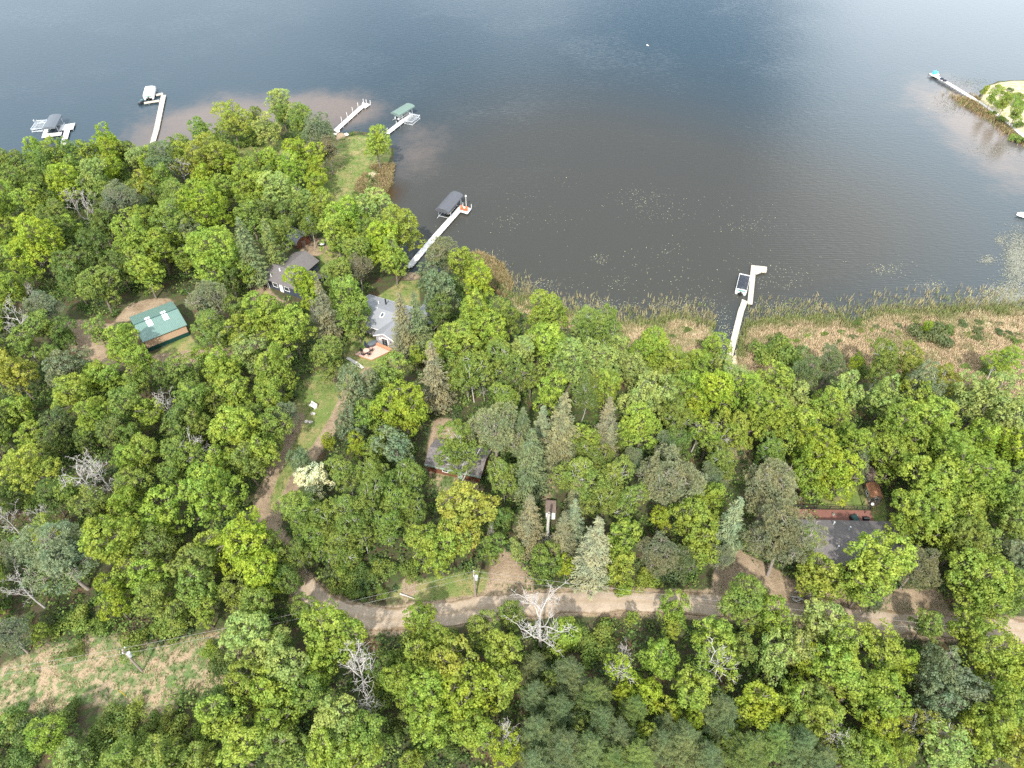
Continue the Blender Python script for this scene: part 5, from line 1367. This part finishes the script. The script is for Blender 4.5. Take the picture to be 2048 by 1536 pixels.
# its wing, built as parts of the same house
def wing(h, cx, y0, y1, W, wh, rise, wall_m, roof_m, over=.4, rt=.12, trim=None, drop=.03):
    """a wing of the house whose ridge runs along the house's local y, from y0 to y1; side = sign of the free end"""
    s = 1 if y1 > y0 else -1; x = W / 2
    V = [(cx - x, y0, -.3), (cx + x, y0, -.3), (cx + x, y1, -.3), (cx - x, y1, -.3), (cx - x, y0, wh), (cx + x, y0, wh), (cx + x, y1, wh), (cx - x, y1, wh), (cx, y0, wh + rise), (cx, y1, wh + rise)]
    MB().add(V, [(1, 2, 6, 5), (3, 0, 4, 7), (2, 3, 7, 9, 6)]).build('wing_wall', wall_m, h)
    sl = rise / x; xo = x + over; ze = wh - sl * over; ye = y1 + s * over
    rf = MB()
    for e in (-1, 1): rf.slab((cx + e * xo, y0, ze + rt), (cx + e * xo, ye, ze + rt), (cx, ye, wh + rise + rt), (cx, y0, wh + rise + rt), rt)
    o_ = rf.build('wing_roof', roof_m, h)
    if trim:
        tr_ = MB()
        for e in (-1, 1):
            tr_.slab((cx + e * xo, ye - .02, ze + rt + .01), (cx + e * xo, ye + .03, ze + rt + .01), (cx, ye + .03, wh + rise + rt + .01), (cx, ye - .02, wh + rise + rt + .01), .2)
        tr_.build('wing_trim', trim, h)
    return o_
wing(h2, lw.x, 0, lw.y + 1.6, 6.4, 2.55, 1.45, M['slatewall'], M['shingle'])
# round-roofed shed
c_ = P(596, 480, 1.5); an = ang_px((583, 471), (611, 489), 1.5)
t = thing('shed', 'small round-roofed shed with red-brown end wall beside the dark house', 'shed', (c_[0], c_[1], .8), an)
V, F = [], []
prof = [(math.cos(a) * 2.0, 1.25 + math.sin(a) * 1.6) for a in np.linspace(-.35, math.pi + .35, 13)]
for xx in (-3.0, 2.55):
    for (yy, zz) in prof: V.append((xx, yy, zz))
F = [(i, i + 1, 13 + i + 1, 13 + i) for i in range(12)]
MB().add(V, F).build('roof', M['greyshingle'], t)
V = [(2.3 * s_, yy * .93, max(-.3, zz * .96)) for s_ in (1, -1) for (yy, zz) in [(1.85, -.3)] + prof[1:-1] + [(-1.85, -.3)]]
n_ = len(V) // 2
MB().add(V, [tuple(range(n_)), tuple(range(n_, 2 * n_))[::-1], (0, n_, 2 * n_ - 1, n_ - 1), (0, 1, n_ + 1, n_), (n_ - 1, 2 * n_ - 1, 2 * n_ - 2, n_ - 2)]).build('wall', M['brownwall'], t)
MB().box((2.33, 0, .8), (.05, 1.1, 1.8)).build('door', M['brownshingle'], t)
# grey-roofed cabin
CA = R(-23.5)
cab, ro = house('cabin', 'grey-roofed cabin with a gabled wing facing its cedar deck', 'cabin', (-25.9, 113.2), CA, 13.6, 8.2, 2.5, 1.25, M['greywall'], M['greyshingle'], .45, .12, M['white'])
gl = Matrix.Rotation(-CA, 2) @ (Vector(P(766, 668, 4.4)) - Vector((-25.9, 113.2)))
gx, gy = gl.x, gl.y + .35
wr = wing(cab, gx, -.5, gy, 4.3, 2.42, 1.1, M['greywall'], M['greyshingle'], .4, .12, M['white'])
window(cab, gx - 1.0, gy, 1.6, .7, .35, '-y')
MB().box((gx - .05, gy - .03, 1.05), (1.5, .06, 2.1)).build('door_frame', M['white'], cab)
MB().box((gx + .2, gy - .075, 1.0), (.62, .03, 1.85)).box((gx - .45, gy - .072, 1.0), (.6, .024, 1.85)).build('door', M['glass'], cab)
MB().box((gx + 1.35, gy - .1, 1.6), (.14, .18, .25)).build('wall_lamp', M['black'], cab)
k = Matrix.Rotation(-CA, 2) @ (Vector(P(765, 634, 3.9)) - Vector((-25.9, 113.2)))
zr = 2.5 + 1.25 - abs(k.y) * 1.25 / 4.1 + .17
MB().slab((k.x - .4, k.y - .6, zr - .05), (k.x + .4, k.y - .6, zr - .05), (k.x + .4, k.y + .6, zr + .32), (k.x - .4, k.y + .6, zr + .32), .1).build('skylight', M['white'], ro)
MB().slab((k.x - .28, k.y - .45, zr + .03), (k.x + .28, k.y - .45, zr + .03), (k.x + .28, k.y + .45, zr + .31), (k.x - .28, k.y + .45, zr + .31), .02).build('skylight_pane', M['glass'], ro)
for (u, v, hh, rr_, mm) in ((772, 606, 1.1, .16, 'black'), (757.5, 606, .5, .09, 'white'), (755.5, 619, .6, .07, 'white')):
    k = Matrix.Rotation(-CA, 2) @ (Vector(P(u, v + 2, 4.0)) - Vector((-25.9, 113.2)))
    MB().tube((k.x, k.y, 2.9), (k.x, k.y, 3.5 + hh), rr_, n=8).build('chimney_pipe' if mm == 'black' else 'vent', M[mm], ro)
# far corner wing of the cabin
wing(cab, 7.2, 1.0, 6.2, 4.0, 2.4, 1.0, M['greywall'], M['greyshingle'], .4, .12, M['white'])
# the deck and its furniture
dk = thing('deck', 'pinkish wooden deck with a cedar bench in front of the grey-roofed cabin', 'deck', (0, 0, 0))
A, B, C_, D_ = [P(*q, 1.15) for q in ((709.5, 708.5), (743, 719.5), (786, 699), (751, 684))]
bdk = MB()
A, B, C_, D_ = map(Vector, (A, B, C_, D_))
nb = 26
for i in range(nb):
    f0, f1 = i / nb, (i + .93) / nb
    q = [A.lerp(D_, f0), B.lerp(C_, f0), B.lerp(C_, f1), A.lerp(D_, f1)]
    bdk.slab(*[(p.x, p.y, 1.15) for p in q], .06)
bdk.build('deck_boards', M['pinkdeck'], dk)
MB().prism([tuple(A.lerp(C_, .01)), tuple(B.lerp(D_, .01)), tuple(C_.lerp(A, .01)), tuple(D_.lerp(B, .01))], .7, 1.08).build('deck_base', M['cedar'], dk)
e = (C_ - D_).normalized(); an = math.atan2(e.y, e.x); off = Vector((e.y, -e.x))
pm = D_.lerp(C_, .5) + off * .45
MB().box((pm.x, pm.y, 1.55), ((C_ - D_).length, .5, .07), an).box((pm.x - off.x * -.28, pm.y - off.y * -.28, 1.36), ((C_ - D_).length, .06, .36), an).build('bench', M['cedar'], dk)
tc0 = Vector(P(732.5, 700.5, 1.9))
t = thing('patio_table', 'round beige patio table on the wooden deck', 'table', (tc0.x, tc0.y, 1.16))
MB().tube((0, 0, .70), (0, 0, .75), .62, n=20).build('table_top', M['pinkdeck'], t)
MB().tube((0, 0, 0), (0, 0, .7), .07, n=8).box((0, 0, .03), (.6, .6, .05)).build('table_base', M['iron'], t)
names = ['dark patio chair on the bench side of the round table', 'dark patio chair at the grill side of the round table', 'dark patio chair at the outer edge of the round table', 'dark patio chair at the yard side of the round table', 'dark patio chair at the near side of the round table']
for i in range(5):
    a = R(20 + i * 72)
    t = thing('patio_chair', names[i], 'chair', (tc0.x + math.cos(a) * .95, tc0.y + math.sin(a) * .95, 1.16), a - R(90), 'patio chairs around the deck table')
    MB().box((0, 0, .42), (.5, .48, .05)).build('seat', M['iron'], t)
    MB().slab((-.25, .22, .42), (.25, .22, .42), (.27, .34, .95), (-.27, .34, .95), .05).build('backrest', M['iron'], t)
    for sx in (-1, 1):
        MB().box((sx * .27, 0, .62), (.06, .5, .04)).build('armrest', M['iron'], t)
        for sy in (-1, 1): MB().box((sx * .22, sy * .2, .2), (.04, .04, .4)).build('leg', M['iron'], t)
p_ = Vector(P(744, 686, 1.6))
t = thing('hot_tub', 'dark oval covered tub at the corner of the wooden deck', 'hot tub', (p_.x, p_.y, .85), R(35))
sc = MB(); V = []
for zz, rr_ in ((0, .95), (.75, 1.0), (.85, .92)):
    for j in range(18): V.append((math.cos(j * math.tau / 18) * rr_ * 1.15, math.sin(j * math.tau / 18) * rr_ * .72, zz))
F = [(i * 18 + j, i * 18 + (j + 1) % 18, (i + 1) * 18 + (j + 1) % 18, (i + 1) * 18 + j) for i in range(2) for j in range(18)]
sc.add(V, F).build('shell', M['darkcan'], t)
MB().add([v_ for v_ in V[36:]] + [(0, 0, .95)], [(j, (j + 1) % 18, 18) for j in range(18)]).build('cover', M['darkcan2'], t)
p_ = Vector(P(731.5, 692, 1.6))
t = thing('patio_umbrella', 'folded navy patio cover standing behind the round table', 'umbrella', (p_.x, p_.y, 1.16))
MB().tube((0, 0, 0), (0, 0, 1.9), .04).build('pole', M['iron'], t)
MB().tube((0, 0, .55), (0, 0, 1.75), .34, .12, 8).build('canopy', M['tyre'], t)
strip('footpath', smooth_line(PP([(694, 717), (712, 727), (726, 738)])), .6, .05, M['stone'], jit=.1)
# brown cabin under the birch
a_ = Vector(P(848, 926, 3.4)); b_ = Vector(P(962, 952, 3.4)); d = (b_ - a_).normalized(); ang = math.atan2(d.y, d.x); nn = Vector((-d.y, d.x))
L = (b_ - a_).length; c_ = (a_ + b_) / 2 + nn * 3.0
hc_, ro = house('cabin', 'low brown-roofed cabin mostly hidden under the birch', 'cabin', c_, ang, L - .8, 5.2, 2.3, 1.1, M['brownwall'], M['mossshingle'], .4)
MB().box((0, -3.03, 2.14), (L, .06, .42)).build('fascia', M['palegreen'], hc_)
window(hc_, -1.5, -2.6, 1.3, 1, .9, '-y')
MB().box((1.2, -2.63, 1.0), (.9, .06, 2.0)).build('door', M['palegreen'], hc_)
# white-walled shed
a_ = Vector(P(1092, 1023.5, 3.0)); b_ = Vector(P(1112.5, 1024.5, 3.0)); c_ = (a_ + b_) / 2; Wd = (b_ - a_).length
t = thing('shed', 'tiny shed with brown slanting roof and bright white front wall', 'shed', (c_.x, c_.y + 1.15, .8), R(-3))
MB().prism([(-Wd / 2 + .06, -1.1), (Wd / 2 - .06, -1.1), (Wd / 2 - .06, 1.1), (-Wd / 2 + .06, 1.1)], -.2, 1.95).build('wall', M['white'], t)
MB().slab((-Wd / 2 - .05, -1.25, 2.22), (Wd / 2 + .05, -1.25, 2.22), (Wd / 2 + .05, 1.25, 2.0), (-Wd / 2 - .05, 1.25, 2.0), .12).build('roof', M['brownshingle'], t)
MB().box((.3, -1.12, .9), (.7, .03, 1.7)).build('door', M['cream'], t)
# lower right house with the red deck
lr, ro = house('house', 'brown-roofed house with a red deck on its lake side', 'house', (52.6, 59.1), R(-1.5), 14.6, 7.2, 2.5, 1.3, M['brownwall'], M['shingle'], .45)
for (u, v) in ((1668, 1046), (1675, 1099), (1697, 1060)):
    k = Vector(P(u, v, 4.2)) - Vector((52.6, 59.1)); MB().tube((k.x, k.y, 2.9), (k.x, k.y, 4.3 if abs(k.y) < 2 else 3.6), .11, n=8).build('vent', M['alu'], ro)
window(lr, 2, -3.6, 1.4, 1.4, 1.1, '-y'); window(lr, -3, -3.6, 1.4, 1.4, 1.1, '-y'); window(lr, 0, 3.6, 1.4, 1.8, 1.6, '+y')
MB().box((5, -3.63, 1), (.95, .06, 2)).build('door', M['brownshingle'], lr)
d2 = thing('deck', 'long red-brown deck with dark railing behind the brown-roofed house', 'deck', (52.3, 64.9, .8), R(-1.5))
b2 = MB()
for i in range(14): b2.box((0, -1.6 + i * .235, .5), (13.4, .22, .05))
b2.build('deck_boards', M['reddeck'], d2)
MB().box((0, -.05, .2), (13.2, 3.0, .5)).build('deck_base', M['brownshingle'], d2)
rl = MB().box((0, 1.62, 1.45), (13.4, .07, .06)).box((0, 1.62, .68), (13.4, .05, .05))
for i in range(89): rl.box((-6.6 + i * .15, 1.62, 1.06), (.03, .03, .74))
rl.build('railing', M['iron'], d2)
for i in range(7): MB().box((-6.6 + i * 2.2, 1.62, 1.0), (.1, .1, 1.0)).build('railing_post', M['iron'], d2)
t = thing('hot_tub', 'black open-topped tub standing on the red-brown deck', 'hot tub', (*P(1711, 1037, 2.0), 1.32), R(10))
MB().box((0, 0, .35), (1.1, 1.5, .7)).build('shell', M['black'], t); MB().box((0, 0, .73), (.8, 1.1, .06)).build('cover', M['darkgreen'], t)
t = thing('grill', 'small black grill between the red deck and the lawn', 'grill', (*P(1731, 1039, 1.4), .85), 0)
MB().box((0, 0, .7), (.9, .55, .35)).tube((-.45, 0, .9), (.45, 0, .9), .27, n=10).build('lid', M['black'], t)
for sx in (-1, 1):
    for sy in (-1, 1): MB().box((sx * .38, sy * .2, .27), (.05, .05, .55)).build('leg', M['iron'], t)
for i, (u, v) in enumerate(((1667, 1029), (1712, 1031))):
    x, y = P(u, v, 1.6); t = thing('planter', ['small pale pot on the red deck by the railing, far from the tub', 'small pale pot on the red deck just behind the black tub'][i], 'pot', (x, y, 1.33))
    MB().tube((0, 0, 0), (0, 0, .4), .13, .2, 10).build('pot', M['stone'], t); MB().tube((0, 0, .38), (0, 0, .75), .16, .05, 7).build('plant', M['greencan'], t)
# two little sheds
for i, (fr, wl, lab, sc_, an_, mm) in enumerate((((1734, 975), (1753, 976), 'weathered grey shed with a small window, behind its twin', 2.7, -3, 'brownshingle'), ((1737, 1005.5), (1759, 1006.5), 'weathered shed with a rusty orange roof and a window beside it', 2.9, -3, 'orangeroof'))):
    a_, b_ = Vector(P(*fr, .9)), Vector(P(*wl, .9)); c_ = (a_ + b_) / 2; Wd = (b_ - a_).length
    s_, ro = house('garden_shed', lab, 'shed', (c_.x, c_.y + 1.35), R(87), 2.6, Wd, 1.7, .55, M['greyboard'], M[mm], .15, .08)
    s_['group'] = 'two little weathered sheds'
    window(s_, -1.3, -.1, 1.15, .6, .5, '-x', M['greyboard'])
    window(s_, 0, Wd / 2, 1.0, .9, .6, '+y', M['white'])
    MB().box((-1.33, .75 * Wd / 3, .75), (.05, .55, 1.4)).build('door', M['mossshingle'], s_)
# wire fence of the yard
t = thing('fence', 'thin dark wire fence crossing the yard by the little sheds', 'fence', (0, 0, 0))
fp = [P(1716, 985, .8), P(1724, 1010, .8), P(1727, 1030, .8)]
mb = MB()
for a_, b_ in zip(fp[:-1], fp[1:]):
    for zz in (1.1, 1.5, 1.9): mb.tube((*a_, zz), (*b_, zz), .02, n=4)
mb.build('rail', M['iron'], t)
for p_ in fp: MB().box((*p_, 1.3), (.08, .08, 1.3)).build('post', M['iron'], t)
t = thing('feeder', 'small white round feeder on the lawn near the rusty-roofed shed', 'feeder', (*P(1741, 1015, .9), .8))
MB().tube((0, 0, 0), (0, 0, 1.0), .03).build('pole', M['iron'], t); MB().tube((0, 0, 1.0), (0, 0, 1.2), .28, .2, 12).build('bowl', M['white'], t)

# ------------------------------------------------------------------ small yard things
t = thing('fire_pit', 'ring of dark stones with white ash on the bare ground by the round-roofed shed', 'fire pit', (*P(644, 488, .9), .85))
for i in range(9):
    a = i * math.tau / 9; MB().box((math.cos(a) * .9, math.sin(a) * .9, .15), (.5, .35, .32), a + 1.57).build('stone', M['iron'], t)
MB().add([(math.cos(j * .7) * .6, math.sin(j * .7) * .6, .03) for j in range(9)] + [(0, 0, .35)], [(j, (j + 1) % 9, 9) for j in range(9)]).build('ash_heap', M['white'], t)
t = thing('garden_bench', 'white slatted bench on the grass track beside the pines', 'bench', (*P(626, 812, 1.2), .82), R(-35))
for i in range(4): MB().box((0, -.25 + i * .16, .45), (1.5, .12, .05)).build('seat_board', M['white'], t)
MB().slab((-.75, .32, .5), (.75, .32, .5), (.75, .45, .95), (-.75, .45, .95), .04).build('backrest', M['white'], t)
for sx in (-1, 1): MB().box((sx * .65, 0, .22), (.08, .6, .44)).build('leg', M['white'], t)
for i, (u, v) in enumerate(((626, 827), (613, 843), (621, 844))):
    r_ = np.random.default_rng(i); V = sph(r_, 26) * np.array([.5, .38, .25]) * r_.uniform(.85, 1.1, (26, 1)); 
    import bmesh
    bm = bmesh.new(); [bm.verts.new(p_) for p_ in V]; bmesh.ops.convex_hull(bm, input=bm.verts)
    me = bpy.data.meshes.new('boulder'); bm.to_mesh(me); bm.free(); me.materials.append(M['stone'])
    o_ = obj('boulder', me, None, (*P(u, v, 1), .95)); tag(o_, ['pale boulder on the grass just below the white bench', 'wide pale boulder at the edge of the dead pine shade', 'small pale boulder touching a wider one on the grass'][i], 'rock')
for i, (u, v) in enumerate(((745, 267), (675, 262), (670, 268), (693, 268), (733, 297))):
    if i == 0: continue
    r_ = np.random.default_rng(20 + i); V = sph(r_, 26) * np.array([.7, .5, .4]) * r_.uniform(.8, 1.1, (26, 1))
    bm = bmesh.new(); [bm.verts.new(p_) for p_ in V]; bmesh.ops.convex_hull(bm, input=bm.verts)
    me = bpy.data.meshes.new('boulder'); bm.to_mesh(me); bm.free(); me.materials.append(M['cream'])
    o_ = obj('boulder', me, None, (*P(u, v, .6), .5)); tag(o_, ['', 'pale rock at the foot of the white dock on the point', 'pale rock on the sand beside the dock foot, by the pine', 'pale standing rock between the sand and the point lawn', 'white rock on the lawn beside the lone tree'][i], 'rock')
t = thing('marker_post', 'thin yellow marker post in the dry grass clearing', 'post', (*P(251, 1392, .8), .78))
MB().tube((0, 0, 0), (0, 0, 2.3), .06).build('post_body', M['yellow'], t); MB().tube((0, 0, 2.3), (0, 0, 2.45), .08).build('cap', M['black'], t)
t = thing('mailbox', 'small white mailbox post beside the road and the silvery spruce', 'mailbox', (*P(1153, 1173, .8), .8))
MB().box((0, 0, .55), (.12, .12, 1.1)).build('post', M['white'], t); MB().box((0, 0, 1.2), (.25, .5, .28)).build('box', M['cream'], t)
# brush pile at the roadside, and logs
for i, (u, v, L_, an_, lab) in enumerate(((1585, 1195, 3.4, 5, 'pale broken branch pile lying in the shade beside the road'), (812, 1150, 4.2, 70, 'fallen pale log in the grass above the road'), (800, 1188, 2.4, -20, 'short pale log lying close to the road edge'),
                                          (35, 680, 7.5, -40, 'long grey fallen trunk lying under the trees near the golden tree'), (312, 755, 4.0, -40, 'thin grey fallen trunk in the gap by the barn track'), (1098, 1084, 1.6, 20, 'pale stump pieces at the foot of the white snag'))):
    r_ = np.random.default_rng(50 + i); paths = []
    x, y = P(u, v, .9)
    for k in range(1 if i in (1, 2, 3, 4) else 6):
        a = R(an_) + (r_.normal() * .5 if k else 0); dd_ = np.array([math.cos(a), math.sin(a), .03])
        p0 = np.array([r_.normal() * .5 if k else 0, r_.normal() * .4 if k else 0, .15]); q0 = p0 + dd_ * L_ * (1 if k == 0 else r_.uniform(.3, .7))
        paths.append((bend(r_, p0, q0, 5, .06), np.linspace(.16 if i < 5 else .2, .05, 5)))
    o_ = obj('fallen_log', mesh_np('fallen_log', *tubes(paths, 6), M['dead'], smooth=True), None, (x, y, .85)); tag(o_, lab, 'log')
# standing white snag in front of the white shed
x, y = P(1096, 1086, .8)
t = thing('dead_snag', 'white barkless snag standing in front of the white-walled shed', 'dead tree', (x, y, .78))
r_ = np.random.default_rng(5)
obj('trunk', mesh_np('trunk', *tubes([(bend(r_, (0, 0, -.2), (-.15, .1, 8.4), 8, .02), np.linspace(.34, .2, 8))], 8), M['whitebark'], smooth=True), t)
obj('branches', mesh_np('branches', *tubes([(bend(r_, (0, 0, .6 + i * .25), (math.cos(i * 1.3) * .9, math.sin(i * 1.3) * .9, .9 + i * .25), 4, .1), np.linspace(.12, .04, 4)) for i in range(6)], 5), M['whitebark']), t)

# ------------------------------------------------------------------ utility poles and their lines
PT = []
for (u, v, H_, lab) in ((285, 1343, 7.2, 'grey wooden utility pole with transformer standing in the dry clearing'), (951, 1193, 7.2, 'wooden utility pole with a transformer beside the dirt road')):
    x, y = P(u, v, .8)
    t = thing('utility_pole', lab, 'utility pole', (x, y, .7), 0, 'utility poles')
    MB().tube((0, 0, 0), (0, 0, H_), .17, .12, 10).build('pole', M['polewood'], t)
    tr_ = MB().tube((.3, .05, H_ - 2.0), (.3, .05, H_ - 1.1), .26, n=12).tube((.3, .05, H_ - 1.1), (.3, .05, H_ - 1.0), .2, .1, n=12); tr_.build('transformer', M['alu'], t)
    MB().box((0, .1, H_ - .5), (.12, .9, .12), R(8)).build('crossarm', M['polewood'], t)
    for s in (-1, 1): MB().tube((0, .1 + s * .38, H_ - .44), (0, .1 + s * .38, H_ - .22), .07, .05, 8).build('insulator', M['white'], t)
    PT.append(Vector((x, y, .7 + H_)))
ends = [Vector((*P(-420, 1400, 7), 7.5)), PT[0], PT[1], Vector((*P(2350, 1300, 8), 8.2))]
labs = ['power line leaving the clearing pole toward the picture edge', 'power line strung between the clearing pole and the roadside pole', 'power line following the road away from the roadside pole']
for i in range(3):
    a_, b_ = ends[i], ends[i + 1]; t = thing('power_line', labs[i], 'power line', tuple(a_), 0, 'power lines')
    for off_, dz in ((.38, -.22), (0, -1.1)):
        pts = np.array([tuple((b_ - a_) * f + Vector((0, off_, dz - 4 * .9 * f * (1 - f)))) for f in np.linspace(0, 1, 25)])
        obj('wire', mesh_np('wire', *tubes([(pts, np.full(25, .013))], 4), M['wire']), t)
